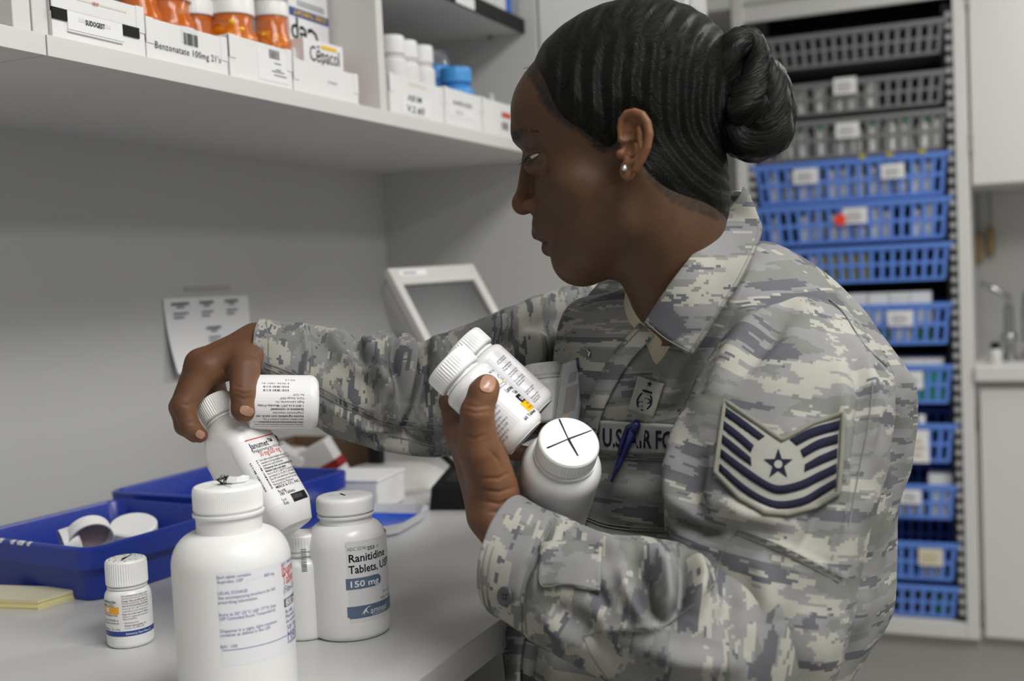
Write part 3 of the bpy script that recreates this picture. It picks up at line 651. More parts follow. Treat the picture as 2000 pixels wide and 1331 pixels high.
# --- small bottle behind them
sa_ = iv(-.12, -1, .1)
SH = bottle('pill_bottle', frame(P(1072, 826, 1.09), sa_, -fw), .0205, .0415, .0165, .0178, .012, 'small blank white bottle standing behind the thumb-held bottles', sh=.006, ribs=60, neck=.003)
# --- bottle with X on its lid, cradled in the left arm
xa = iv(.13, -.62, -.70); xa = xa/np.linalg.norm(xa)
XH = .118; XM = frame(P(1112, 862, .955)-xa*XH, xa, up+fw*.2)
XB = bottle('stock_bottle', XM, .0345, .0945, .0245, .0262, .0175, 'white bottle with a hand-drawn cross on its lid, cradled against the chest', body=WHITEM, sh=.015, ribs=60, neck=.006, steep=1.1)
bpy.context.view_layer.update()
XMi = np.array(XM.inverted()); xo = (XMi@np.append(CAM, 1))[:3]
def fx_(px, py): v = XMi[:3, :3]@ray(px, py); t = (XH-xo[2])/v[2]; q = xo+v*t; return q[0], q[1]
xs = [fx_(1092, 819), fx_(1110, 858), fx_(1129, 891), fx_(1068, 876), fx_(1110, 858), fx_(1156, 841)]
lid_marks(XB, [(*xs[0], *xs[1], .0016), (*xs[1], *xs[2], .0022), (*xs[3], *xs[4], .0016), (*xs[4], *xs[5], .0016)])
emb = text2d([('CLOSE TIGHTLY', 0, 0, .005)]); 
V = [((.0185-y)*math.cos(2.6-x/.0185), (.0185-y)*math.sin(2.6-x/.0185), XH-.0001) for x, y in emb[0]]
mesh('embossing', V, emb[1], mat('emboss_shadow', (.78, .78, .77), .5), XB)

# ------------------------------------------------------------------ on the worktop
def tray(name, x0, x1, y0, y1, z0, h, rot, label, r=.02):
    e = empty(name, ((x0+x1)/2, (y0+y1)/2, z0), rot, label=label, cat='tray', group=None)
    wx, wy = x1-x0, y1-y0
    R_ = lambda k, z_, rr: rsq(wx-2*k, wy-2*k, rr, z_, 40)
    rg = [R_(.014, 0, r*.8), R_(.012, .001, r*.8), R_(.008, h-.026, r), R_(0, h-.024, r+.003), R_(-.001, h-.002, r+.003), R_(.002, h, r+.002), R_(.006, h, r), R_(.008, h-.003, r), R_(.0125, .006, r*.8), R_(.016, .004, r*.7)]
    v, fc = ringloft(rg); o = mesh('tray_shell', v, fc, BLUEP, e); sharp(o, .7)
    return e
TR1 = tray('plastic_tray', -1.125, -.905, .955, 1.185, ZC, .062, -.12, 'blue plastic tray with chipped rim holding loose white lids')
TR2 = tray('plastic_tray', -1.135, -.885, 1.20, 1.425, ZC, .068, -.05, 'empty blue plastic tray butted behind the one with lids')
bpy.context.view_layer.update()
for k, (u_, wv) in enumerate(((-.062, .013), (-.040, .007), (-.018, .005), (-.004, .01), (.01, .004))):
    box('rim_chip', u_-wv/2, u_+wv/2, -.1162, -.111, .0585-.004*(k == 0), .0624, CARD, TR1)
def lid(M, r_, h_, lbl, liner=None, grp='loose lids in the blue tray'):
    e = empty('bottle_lid', M=M, label=lbl, cat='lid', group=grp)
    MB().lathe([(0, h_), (r_-.002, h_), (r_, h_-.002), (r_, 0), (r_-.0015, 0), (r_-.0015, h_-.003), (0, h_-.003)], 40).build('lid_shell', CAPW, e, auto=.6)
    MB().lathe([(0, h_-.0035), (r_-.0016, h_-.0035)], 30).build('liner', liner or CARD, e)
zt_ = ZC+.006
PINK = mat('pink_liner', (.46, .34, .33), .6)
lid(frame((-1.03, 1.015, zt_+.036), iv(.85, -.25, .5), E_Z), .021, .019, 'smaller white lid on its side in the blue tray', mat('grey_liner', (.3, .3, .3), .6))
lid(frame((-1.0, 1.03, zt_+.040), iv(-.55, -.5, .75), E_Z), .0265, .019, 'white lid with pinkish liner facing out in the blue tray', PINK)
lid(frame((-.985, 1.085, zt_+.034), iv(.05, -.9, -.35), -fw), .028, .019, 'white lid resting tilted against the tray side', CARD)

e = empty('note_pad', (0, 0, 0), label='pad of pale yellow sticky notes lying at the worktop', cat='note pad')
qa, qb = onz(74, 1192, ZC), onz(162, 1166, ZC); dirx = (qb-qa)/np.linalg.norm(qb-qa); L_ = np.linalg.norm(qb-qa); nx = np.array([-dirx[1], dirx[0], 0]); qc = onz(-10, 1189, ZC); nx = (qc-qa)/np.linalg.norm(qc-qa)
e.location = Vector(qa)
for k in range(6):
    a = np.array([0, 0, k*.0018]); p = [np.zeros(3), dirx*L_, dirx*L_+nx*.12, nx*.12]; j = RNG.uniform(-.0006, .0006, 2); sft = np.array([j[0], j[1], 0])
    MB().add([x+a+sft for x in p]+[x+a+sft+np.array([0, 0, .0017]) for x in p], [(3, 2, 1, 0), (4, 5, 6, 7), (0, 1, 5, 4), (1, 2, 6, 5), (2, 3, 7, 6), (3, 0, 4, 7)]).build('note_block', STICKY if k < 5 else STICKYP, e)

# counting tray with clear rim
e = empty('counting_tray', tuple(onz(738, 1030, ZC)), 0.1, label='blue pill counting tray with clear rounded rim', cat='tray')
v, fc = ringloft([rsq(.13, .17, .03, .002, 40), rsq(.14, .18, .034, .006, 40), rsq(.142, .182, .035, .010, 40), rsq(.136, .176, .033, .010, 40), rsq(.126, .166, .029, .006, 40)]); o = mesh('tray_floor', v, fc, mat('bright_blue_plastic', (.012, .08, .55), .35), e); sharp(o, .7)
ringp = [Vector((p[0], p[1], .024)) for p in rsq(.172, .214, .05, 0, 40)]
m = MB(); v2, f2 = [], []
a_, b_ = rsq(.15, .19, .037, .006, 40), rsq(.176, .218, .05, .026, 40); c_, d_ = rsq(.178, .220, .051, .027, 40), rsq(.152, .192, .038, .0045, 40)
n_ = 40; m.add(a_+b_+c_+d_, [(s*n_+k, s*n_+(k+1) % n_, ((s+1) % 4)*n_+(k+1) % n_, ((s+1) % 4)*n_+k) for s in range(4) for k in range(n_)]); m.build('clear_rim', mat('frosted_clear', (.72, .74, .8), .15, trans=.55), e, auto=.8)
for sx in (-1, 1):
    for sy in (-1, 1): box('foot', sx*.05-.008, sx*.05+.008, sy*.07-.008, sy*.07+.008, 0, .0045, MATS['bright_blue_plastic'], e)
e.scale = (.66, .66, .66)

# low white carton behind the Ranitidine bottle
q = onz(655, 1000, ZC); e = empty('carton', (q[0], q[1], ZC), .1, label='low plain white carton behind the Ranitidine bottle', cat='box')
box('body', -.035, .075, -.01, .09, 0, .048, CARD, e, bevel=.004); box('lid_flap', -.036, .076, -.011, .091, .046, .0495, PAPER, e, bevel=.001)
# open brown box with packets, at the wall
q = onz(610, 950, ZC); q = np.array([-1.105, 1.64, ZC])
e = empty('open_carton', (q[0], q[1], ZC), -.03, label='open brown cardboard box by the wall stuffed with packets', cat='box')
m = MB(); m.box(-.08, .10, -.08, -.077, 0, .022); m.box(-.08, .10, .077, .08, 0, .068); m.box(-.08, -.077, -.077, .077, 0, .068); m.box(.097, .10, -.077, .077, 0, .028); m.box(-.077, .097, -.077, .077, 0, .003)
m.build('carton_walls', mat('brown_cardboard', (.16, .10, .06), .8, var=(30, .1)), e)
for k, (dx, dy, r1, c_, lbl) in enumerate(((-.035, -.02, .35, CARD, 'white packet with torn top in the brown box'), (.055, .0, -.5, CARD, 'white and red packet leaning out of the brown box'), (-.06, .03, .1, mat('tan_packet', (.45, .33, .24), .7), 'tan packet at the back of the brown box'))):
    p = empty('packet', M=Matrix.Translation((q[0]+dx, q[1]+dy, ZC+.006))@Matrix.Rotation(r1, 4, fw)@Matrix.Identity(4), label=lbl, cat='packet')
    box('sleeve', -.032, .032, -.012, .012, .004, .052 if k != 1 else .07, c_, p, bevel=.003)
    if k == 1: box('red_print', -.0322, .0322, -.0123, .0123, .016, .032, mat('red_print', (.30, .02, .02), .5), p); 
    if k == 0: MB().add([(-.03, -.01, .051), (.03, -.01, .051), (.03, .01, .051), (-.03, .01, .051), (-.022, -.003, .064), (.0, .002, .058), (.02, .001, .068), (-.01, .004, .062)], [(0, 1, 6, 5, 4), (2, 3, 4, 5, 6), (1, 2, 6), (3, 0, 4)]).build('torn_flap', PAPER, p)

# touch monitor on a dark post with a pale base
wv, hv = .216, .183; rv = np.array([-.4802, .8564, .3302]); ra = np.linalg.norm(rv); Rr = np.array(Matrix.Rotation(ra, 3, Vector(rv/ra))); Rr = np.stack([rt, up, -fw], 1)@Rr; ex, ey, ez = Rr[:, 0], Rr[:, 1], Rr[:, 2]; ctr = P(888.5, 609.5, 1.92)
MM = Matrix(((ex[0], ey[0], ez[0], ctr[0]), (ex[1], ey[1], ez[1], ctr[1]), (ex[2], ey[2], ez[2], ctr[2]), (0, 0, 0, 1)))
mo = empty('touch_monitor', (ctr[0], ctr[1], ZC), label='putty grey touch screen monitor tilted back on a dark post', cat='monitor'); bpy.context.view_layer.update()
def mon(name, mb, m_, par=mo, bevel=0, auto=None):
    mb.v = [tuple(MM@Vector(p)-Vector((ctr[0], ctr[1], ZC))) for p in mb.v]; return mb.build(name, m_, par, bevel=bevel, auto=auto)
PUT = mat('putty_plastic', (.52, .515, .49), .45, bump=(400, .08, .0006)); a, b = wv/2, hv/2
m = MB(); o_ = rsq(wv, hv, .008, 0, 24); bw = .018
fr_ = lambda x, y: [(-x, -y), (x, -y), (x, y), (-x, y)]
def frame_rings(m, out, inn, z0, z1):
    n_ = 4; v = [(*p, z0) for p in out]+[(*p, z1) for p in out]+[(*p, z1) for p in inn]+[(*p, z0-.0) for p in inn]
    m.add(v, [(s*4+k, s*4+(k+1) % 4, ((s+1) % 4)*4+(k+1) % 4, ((s+1) % 4)*4+k) for s in range(4) for k in range(4)])
inn = [(-a+.017, -b+.02), (a-.019, -b+.02), (a-.019, b-.034), (-a+.017, b-.034)]
frame_rings(m, fr_(a, b), inn, -.012, .004); mon('bezel', m, PUT, bevel=.003)
scr = mon('screen', MB().box(-a+.016, a-.018, -b+.019, b-.033, -.010, -.003), mat('dark_screen', (.045, .045, .048), .25))
m = MB(); v, fc = ringloft([rsq(wv-.004, hv-.004, .02, -.012, 24), rsq(wv-.01, hv-.01, .025, -.04, 24), rsq(wv*.62, hv*.6, .03, -.085, 24), rsq(wv*.5, hv*.45, .03, -.10, 24)]); m.add(v, fc); mon('housing', m, PUT, auto=.6)
mon('label_strip', MB().box(-a+.02, -a+.085, b-.018, b-.008, .004, .0046), PAPER); p_ = rects2d([(-a+.028, b-.0145, -a+.06, b-.0115)], 1); m = MB().add([(x, y, .0048) for x, y in p_[0]], p_[1]); mon('label_print', m, INKG)
mon('power_lamp', MB().box(a-.016, a-.011, b-.016, b-.011, .004, .0048), PALEG)
pb = onz(738, 942, ZC); loc = lambda p: np.asarray(p)-np.array([ctr[0], ctr[1], ZC])
bs = loc(onz(765, 950, ZC)); 
v, fc = ringloft([[(p[0]+bs[0], p[1]+bs[1], p[2]) for p in rsq(s_, s_*.8, s_*.38, z_, 40)] for s_, z_ in ((.20, 0), (.203, .006), (.19, .016), (.16, .026), (.13, .032))]); o = mesh('base', v, fc, PUT, mo); sharp(o, .8)
hb = np.array(MM@Vector((0, -b*.1, -.09)))-np.array([ctr[0], ctr[1], ZC]); pl = loc(pb); MB().box(pl[0]-.012, pl[0]+.012, pl[1]-.008, pl[1]+.008, .02, .19).build('post', BLACK, mo, bevel=.002)
MB().tube([(pl[0], pl[1], .18), ((pl[0]+hb[0])/2, (pl[1]+hb[1])/2, .24), tuple(hb)], .011, 10).build('arm', BLACK, mo, smooth=True)
MB().tube([loc(P(830, 850, 1.75)), loc(P(865, 890, 1.72)), loc(P(905, 925, 1.68)), loc(P(960, 945, 1.66))], .005, 8).build('cable', BLACK, mo, smooth=True)
# black desk unit
q0, q1 = onz(838, 998, ZC), onz(1010, 998, ZC); e = empty('desk_unit', ((q0[0]+q1[0])/2, (q0[1]+q1[1])/2, ZC), math.atan2(q1[1]-q0[1], q1[0]-q0[0]), label='black desk unit with sloped top behind the near hand', cat='device')
L_ = np.linalg.norm(q1-q0)
MB().add([(-L_/2, 0, 0), (L_/2, 0, 0), (L_/2, .11, 0), (-L_/2, .11, 0), (-L_/2+.003, .003, .034), (L_/2-.003, .003, .034), (L_/2-.005, .108, .062), (-L_/2+.016, .108, .062)], [(3, 2, 1, 0), (4, 5, 6, 7), (0, 1, 5, 4), (1, 2, 6, 5), (2, 3, 7, 6), (3, 0, 4, 7)]).build('case', BLACK, e, bevel=.003)
MB().add([(-L_/2+.02, .02, .0388), (L_/2-.02, .02, .0388), (L_/2-.02, .09, .0575), (-L_/2+.025, .09, .0575)], [(0, 1, 2, 3)]).build('glossy_top', mat('gloss_black', (.01, .01, .012), .12), e)

# printed sheet taped to the wall
e = empty('paper_sheet', (XW, 1.5, 1.27), label='printed sheet of paper taped to the wall, lower edge curling', cat='paper'); e.location = (0, 0, 0)
V = []; Fc = []; ny, nz = 8, 10; y0, y1, zt, zb_ = 1.417, 1.632, 1.3255, 1.208
for j in range(nz+1):
    for i in range(ny+1):
        t = j/nz; s_ = i/ny; V.append((XW+.0015+.014*t*t*(1-s_)**2*1.2+.004*math.sin(s_*3)*t, y0+(y1-y0)*s_+.004*t, zt+(zb_-zt)*t-.002*s_))
Fc = [(j*(ny+1)+i, j*(ny+1)+i+1, (j+1)*(ny+1)+i+1, (j+1)*(ny+1)+i) for j in range(nz) for i in range(ny)]
mesh('sheet', V, Fc, PAPER, e, True)
rs = []
for cx, cz, w_ in ((1.455, 1.318, .042), (1.52, 1.318, .036), (1.585, 1.318, .036), (1.532, 1.276, .038)):
    for k, (ww, hh_) in enumerate(((1, .0045), (.45, .003))): rs.append((cx-w_*ww/2, cz-.006*k-hh_, cx+w_*ww/2, cz-.006*k))
    for k in range(2): rs.append((cx-w_*.42, cz-.016-.005*k*1.2-.003, cx+w_*.42*(1 if k == 0 else .4), cz-.016-.005*k*1.2))
p_ = rects2d(rs, 1)
def shx(y, z_): t = (zt-z_)/(zt-zb_); s_ = (y-y0)/(y1-y0); return XW+.0015+.014*t*t*(1-s_)**2*1.2+.004*math.sin(s_*3)*t+.0008
ink('print', ([(shx(y, z_), y, z_) for y, z_ in p_[0]], p_[1]), INKG, e)['kind'] = 'stuff'
tag(MB().box(XW, XW+.0012, 1.47, 1.585, 1.333, 1.342).build('tape_strip', mat('old_tape', (.40, .39, .36), .4)), 'strip of old tape stuck on the wall above the sheet', 'tape')

# ------------------------------------------------------------------ on the shelf
XB_ = XF+.003                                                 # front face of the bins
def bin_(y0, y1, hf, label, dz=0, tilt=0, dep=.26, hs=None):
    e = empty('storage_bin', (XB_, (y0+y1)/2, ZS1+dz), 0, label=label, cat='bin', group=None)
    w_ = (y1-y0)/2; m = MB(); t = .0025; hs = hs or hf
    m.box(-t, 0, -w_, w_, 0, hf); m.box(-dep, -dep+t, -w_, w_, 0, hf); m.box(-dep+t, -t, -w_, -w_+t, 0, hs); m.box(-dep+t, -t, w_-t, w_, 0, hs); m.box(-dep+t, -t, -w_+t, w_-t, 0, t)
    m.build('bin_walls', CARD, e, bevel=.0006)
    for s_ in (-1, 1): box('corner_tab', -.004, .0012, s_*w_-(.012 if s_ > 0 else 0), s_*w_+(0 if s_ > 0 else .012), hf-.027, hf+.0008, CARD, e, bevel=.0008)
    return e
def bpx(px, py): q_ = onx(px, py, XB_); return q_[1], q_[2]
FX = Matrix(((0, 0, 1, 0), (1, 0, 0, 0), (0, 1, 0, 0), (0, 0, 0, 1)))            # label plane facing +X: (y, z)
def blabel(e, px0, py0, px1, py1, m_=PAPER, name='label', off=.0006):
    y0, z1 = bpx(px0, py0); y1, z0 = bpx(px1, py1)
    return box(name, 0, off, y0-e.location.y, y1-e.location.y, z0-e.location.z, z1-e.location.z, m_, e)
def bprint(e, ent, m_=INK, par=None, off=.001, name='print'):
    p_ = join2d(*ent); M_ = Matrix.Translation((off, -e.location.y, -e.location.z))@FX; return ink(name, on_flat(p_, M_, 0), m_, par or e)
hz = lambda px, py: bpx(px, py)[1]-ZS1
B1 = bin_(.8475, .9755, hz(285, 25)+.004, 'white storage bin with a SUDOGEST label over black tape')
blabel(B1, 99, 12, 271, 76, mat('black_tape', (.008, .008, .008), .5, spec=.15), 'black_tape', .0016)
y0, z1 = bpx(99, 12); 
l_ = blabel(B1, 128, 20, 238, 86, PAPER, 'label', .0021); blabel(B1, 150, 35, 213, 58, mat('strip_paper', (.68, .68, .68), .6), 'name_strip', .0024)
bprint(B1, [fit('SUDOGEST', bpx(163, 45)[0], bpx(201, 53)[0], bpx(163, 46.5)[1]-.0012, .0068, bold=.02)], off=.0028)
bprint(B1, [rects2d([(bpx(130, 60)[0], bpx(238, 83)[1], bpx(238, 60)[0], bpx(238, 83)[1]+.0003)], 1)], INKG, off=.0024)
blabel(B1, 150, 0, 246, 22, mat('yellowed_tape', (.64, .63, .55), .4), 'old_tape', .0004)
bprint(B1, [fit('IEF', bpx(179, 9)[0], bpx(192, 9)[0], bpx(179, 10)[1], .005)], INKR, off=.0008, name='red_print')
B2 = bin_(.9775, 1.1145, hz(445, 76), 'white storage bin lettered Benzonatate 100mg 21\'s')
bprint(B2, [fit("Benzonatate 100mg 21's", bpx(301, 90)[0], bpx(430, 117)[0], bpx(301, 91)[1]-.001, .0105, sp=1.1)])
l_ = blabel(B2, 352, 52, 386, 90, mat('strip_paper', (.6, .6, .6), .6), 'barcode_strip', .0004)
bprint(B2, [barcode(bpx(357, 65)[0], bpx(357, 86)[1], bpx(384, 65)[0]-bpx(357, 65)[0], .013, 3)])
B3 = bin_(1.119, 1.246, hz(570, 100), 'white storage bin with hanging bar code slip', dep=.25)
l_ = blabel(B3, 502, 92, 563, 166, PAPER, 'slip', .0006)
bprint(B3, [barcode(bpx(524, 97)[0], bpx(524, 113)[1], .022, .011, 8), rects2d([(bpx(528, 0)[0], bpx(528, 123)[1], bpx(541, 0)[0], bpx(528, 121)[1]), (bpx(530, 0)[0], bpx(528, 135)[1], bpx(540, 0)[0], bpx(528, 133)[1]), (bpx(522, 0)[0], bpx(528, 139)[1], bpx(546, 0)[0], bpx(528, 137)[1]), (bpx(526, 0)[0], bpx(528, 146)[1], bpx(550, 0)[0], bpx(528, 144)[1])], 1)], INKG)
B4 = bin_(1.249, 1.407, hz(700, 147), 'white storage bin holding the throat lozenge boxes', dep=.25)
bprint(B4, [fit('lozenge', bpx(640, 160)[0], bpx(657, 165)[0], bpx(640, 162)[1], .005)], INKG)
B5 = bin_(1.4975, 1.672, hz(865, 172), 'white storage bin with handwritten card beside the upright', dz=.0)
l_ = blabel(B5, 784, 184, 840, 232, PAPER, 'label', .0008)
bprint(B5, [fit('AB1M', bpx(795, 195)[0], bpx(823, 199)[0], bpx(795, 196)[1], .013, shear=.15, bold=.01), fit('V.2 #3', bpx(794, 217)[0], bpx(828, 222)[0], bpx(794, 216)[1]-.001, .014, shear=.1, bold=.02)], off=.001)
blabel(B5, 797, 160, 832, 176, mat('yellowed_tape', (.6, .6, .55), .4), 'old_tape', .0004)
B6 = bin_(1.676, 1.817, hz(940, 190), 'white storage bin with small card under the blue bottle')
l_ = blabel(B6, 876, 193, 926, 236, PAPER, 'label', .0006)
bprint(B6, [fit('NAPROXEN', bpx(884, 205)[0], bpx(921, 212)[0], bpx(884, 204)[1], .011, shear=.1, bold=.01), fit('U.S.', bpx(890, 222)[0], bpx(905, 225)[0], bpx(890, 222)[1], .009)], INKG)
B7 = bin_(1.821, 1.975, hz(1000, 207), 'white storage bin with a red printed mark')
bprint(B7, [rects2d([(bpx(969, 0)[0], bpx(969, 226)[1], bpx(987, 0)[0], bpx(969, 217)[1]+.001)], 1)], INKR)
bprint(B7, [barcode(bpx(968, 0)[0], bpx(968, 250)[1], .03, .014, 4)], INKG, name='barcode')

AMB = mat('amber_plastic', (.95, .22, .008), .12, alpha=.32); PILL = mat('yellow_pill', (.95, .62, .05), .35); PILL2 = mat('dark_pill', (.35, .10, .04), .4)
pillm = None
def vial(px, py, x, r_, H_, label, grp, pills=None, fill=.45, lab=False, capr=None):
    """amber vial standing in a bin; (px, py) is the top of its cap"""
    q_ = onx(px, py, x); z0 = ZS1+.003; H_ = max(.05, q_[2]-z0)
    e = empty('pill_vial', (x, q_[1], z0), label=label, cat='vial', group=grp); hc = r_*.72; hb = H_-hc*.8
    MB().lathe([(0, 0), (r_*.93, 0), (r_*.95, .002), (r_, hb*.6), (r_, hb*.70), (r_*.82, hb*.80), (r_*.82, hb), (r_*.78, hb), (r_*.78, hb*.82), (r_*.955, hb*.70), (r_*.9, .004), (0, .004)], 40).build('body', AMB, e, auto=.8)
    c_ = capr or r_*.92
    MB().lathe([(0, H_-hc), (c_*.96, H_-hc), (c_, H_-hc+.001), (c_, H_-.003), (c_*.95, H_), (0, H_)], 64, [0, 0, .0005, .0005, 0, 0]).build('cap', CAPW, e, auto=.5)
    if lab: MB().lathe([(r_*1.004, .01), (r_*1.004, hb*.62)], 40).build('label', PAPER, e, auto=.8)
    if pills:
        n_ = 60; rr = random.Random(int(px)); pm = None
        for k in range(n_):
            zz_ = .006+.0045+(hb*fill)*(k/n_); a = k*2.4+rr.random(); rad = (r_*.70)*(.35+.65*((k*7) % 5)/4)
            if pm is None:
                v = []; fcs = []
                for i in range(7):
                    t = math.pi*i/6; v += [(.0105*-math.cos(t), .0048*math.sin(t)**.6*math.cos(b_), .0042*math.sin(t)**.6*math.sin(b_)) for b_ in np.linspace(0, 2*math.pi, 10, endpoint=False)]
                fcs = [(i*10+j, i*10+(j+1) % 10, (i+1)*10+(j+1) % 10, (i+1)*10+j) for i in range(6) for j in range(10)]
                o = pm = mesh('pill', v, fcs, pills, e, True)
            else: o = link(pm.copy(), e)
            s_ = min(1, r_*.8/.03); o.scale = (s_, s_, s_); o.location = (rad*math.cos(a), rad*math.sin(a), zz_); o.rotation_euler = (rr.uniform(-.5, .5), rr.uniform(-.6, .6), rr.random()*6)
    return e
vial(266, -45, -.90, .026, .09, 'amber vial with white label standing behind the SUDOGEST bin front', None, lab=True)
vial(325, -30, -.90, .030, .09, 'amber vial with white wraparound label in the Benzonatate bin', None, lab=True)
vial(378, 4, -.935, .027, .09, 'amber vial set back in the Benzonatate bin', None, pills=PILL2, fill=.3, lab=True)
vial(449, -2, -.905, .0325, .1, 'wide amber vial of yellow capsules in the bar code slip bin', None, pills=PILL, fill=.76)
vial(527, 8, -.915, .0265, .1, 'narrow amber vial of yellow capsules beside the wide one', None, pills=PILL, fill=.72)
def carton(px, py, x, wy, wx, H_, label, rz=0, name='lozenge_box', dy=0):
    q_ = onx(px, py, x); e = empty(name, (x, q_[1]+dy, q_[2]-H_), rz, label=label, cat='box'); box('body', -wx, 0, -wy/2, wy/2, 0, H_, PAPER, e, bevel=.0008); return e
def cprint(e, ent, m_, name, off=.0006): p_ = join2d(*ent); return ink(name, on_flat(p_, Matrix.Translation((off, 0, 0))@FX, 0), m_, e)
q_ = onx(600, 0, -.93); z0 = ZS1+.003
e = empty('lozenge_box', (-.905, onx(604, 40, -.905)[1], z0), 0, label='tall white lozenge box with blue band, upside down lettering', cat='box')
H_ = .19; box('body', -.04, 0, -.05, .05, 0, H_, PAPER, e, bevel=.0008)
zz_ = lambda py: onx(602, py, -.905)[2]-z0
cprint(e, [rects2d([(-.05, zz_(40), .05, zz_(24))], 1)], NAVY, 'blue_band'); upd = lambda p, cx, cy: ([(cx-x, cy-y) for x, y in p[0]], p[1])
cprint(e, [upd(fit('SORE THROAT', 0, .084, 0, .0095, bold=.02), .044, zz_(27))], YEL, 'band_print', .001)
cprint(e, [upd(fit('Cep', 0, .07, 0, .044, bold=.012), .022, zz_(56))], INK, 'brand_print') ; cprint(e, [rects2d([(-.03, zz_(8)-.003*k-.001, .04, zz_(8)-.003*k) for k in range(3)], 1)], INKG, 'small_print')
e = empty('lozenge_box', (-.868, onx(633, 110, -.868)[1], z0), -.06, label='white lozenge box lettered Cepacol with yellow flash, front of its bin', cat='box')
H_ = onx(633, 83, -.868)[2]-z0; box('body', -.07, 0, -.046, .046, 0, H_, PAPER, e, bevel=.0008)
zz_ = lambda py: onx(633, py, -.868)[2]-z0
cprint(e, [fit('C\u0113pacol', -.034, .036, zz_(124), .030, bold=.004)], INK, 'brand_print'); cprint(e, [rects2d([(-.006, zz_(97.5), .03, zz_(90))], 1)], YEL, 'yellow_flash'); box('red_edge', -.069, -.001, .046, .0475, 0, H_*.8, INKR, e)
e = empty('lozenge_box', (-.885, onx(582, 70, -.885)[1], z0), 0, label='narrow white box with upright lettering between vial and lozenge box', cat='box')
box('body', -.06, 0, -.014, .014, 0, .075, PAPER, e, bevel=.0008); cprint(e, [[ [(-y-.004, x+.03) for x, y in fit('Sinus', 0, .03, 0, .012)[0]], fit('Sinus', 0, .03, 0, .012)[1]]], INK, 'print')
# white bottles and blue bottles right of the upright
for k, (px, py) in enumerate(((764, 71), (790, 81), (821, 91))):
    xq = -.905; q_ = onx(px, py, xq); H_ = q_[2]-ZS1-.003
    e = bottle('pill_bottle', frame((xq, q_[1], ZS1+.003), E_Z, (1, -.3, 0)), .0225, H_-.036, .017, .0205, .030, ('plain white bottle touching the shelf upright', 'plain white bottle between two like it in the card-fronted bin', 'plain white bottle next to the blue one in the card-fronted bin')[k], group='white bottles beside the upright', sh=.007, ribbed=False, n=32)
BLUEB = mat('sky_blue_plastic', (.06, .33, .78), .35)
for k, (px, py, xq, lbl) in enumerate(((889, 133, -.89, 'sky blue bottle standing in the shelf bin'), (852, 129, -.955, 'sky blue bottle with a clear top half hidden behind white bottles'))):
    q_ = onx(px, py, xq); H_ = q_[2]-ZS1-.003
    e = bottle('pill_bottle', frame((xq, q_[1], ZS1+.003), E_Z, (1, -.3, 0)), .031, H_-.034, .022, .028, .027, lbl, sh=.012, ribbed=False, n=32, body=BLUEB, capm=BLUEB)
    if k: MB().lathe([(.026, H_), (.024, H_+.012), (.016, H_+.026), (0, H_+.028)], 28).build('clear_top', CLEAR, e, smooth=True)
e = empty('leaflet', (-.86, onx(965, 195, -.86)[1], ZS1+.003), .3, label='folded white leaflet poking out of the red-marked bin', cat='leaflet'); hh_ = onx(955, 182, -.86)[2]-ZS1-.003
MB().add([(0, -.03, 0), (0, .05, 0), (0, .05, hh_*.72), (0, -.02, hh_), (-.012, -.03, 0), (-.012, .05, 0), (-.004, .05, hh_*.72), (-.004, -.02, hh_)], [(0, 1, 2, 3), (7, 6, 5, 4), (2, 6, 7, 3), (0, 3, 7, 4), (1, 5, 6, 2), (0, 4, 5, 1)]).build('fold', PAPER, e)
e = empty('small_jar', (-.93, onx(995, 190, -.93)[1], ZS1+.003), label='cream coloured jar top showing above the red-marked bin', cat='jar'); hh_ = onx(990, 183, -.93)[2]-ZS1-.003
MB().lathe([(0, 0), (.03, 0), (.032, .004), (.032, hh_*.7), (.028, hh_*.75), (.028, hh_*.78)], 28).build('body', CARD, e, auto=.8); MB().lathe([(0, hh_*.75), (.031, hh_*.75), (.031, hh_-.002), (.028, hh_), (0, hh_)], 28).build('cap', mat('cream_plastic', (.62, .56, .42), .5), e, auto=.8)
# binders on the upper shelf
for k, (a, b_, m_, lbl) in enumerate(((1.86, 1.985, CARD, 'pale grey folder box on the black-edged upper shelf'), (1.99, 2.035, PAPER, 'white binder beside the blue one on the upper shelf'), (2.038, 2.062, mat('binder_blue', (.03, .16, .65), .4), 'thin bright blue binder on the upper shelf'), (2.064, 2.094, mat('binder_grey', (.30, .33, .37), .5), 'grey binder at the end of the upper shelf'))):
    e = empty('binder', (XF-.035, (a+b_)/2, 1.8265), label=lbl, cat='binder'); w_ = (b_-a)/2
    m = MB(); m.box(-.22, 0, -w_, -w_+.003, 0, .28); m.box(-.22, 0, w_-.003, w_, 0, .28); m.box(-.004, 0, -w_+.003, w_-.003, 0, .28); m.build('cover', m_, e, bevel=.001); box('pages', -.21, -.006, -w_+.004, w_-.004, .004, .272, PAPER, e)
q_ = onx(905, 4, XF-.024)
tag(box('shelf_label', XF-.024, XF-.0234, q_[1]-.03, q_[1]+.045, 1.803, 1.822, PAPER), 'white paper tag stuck on the black shelf edge', 'label')
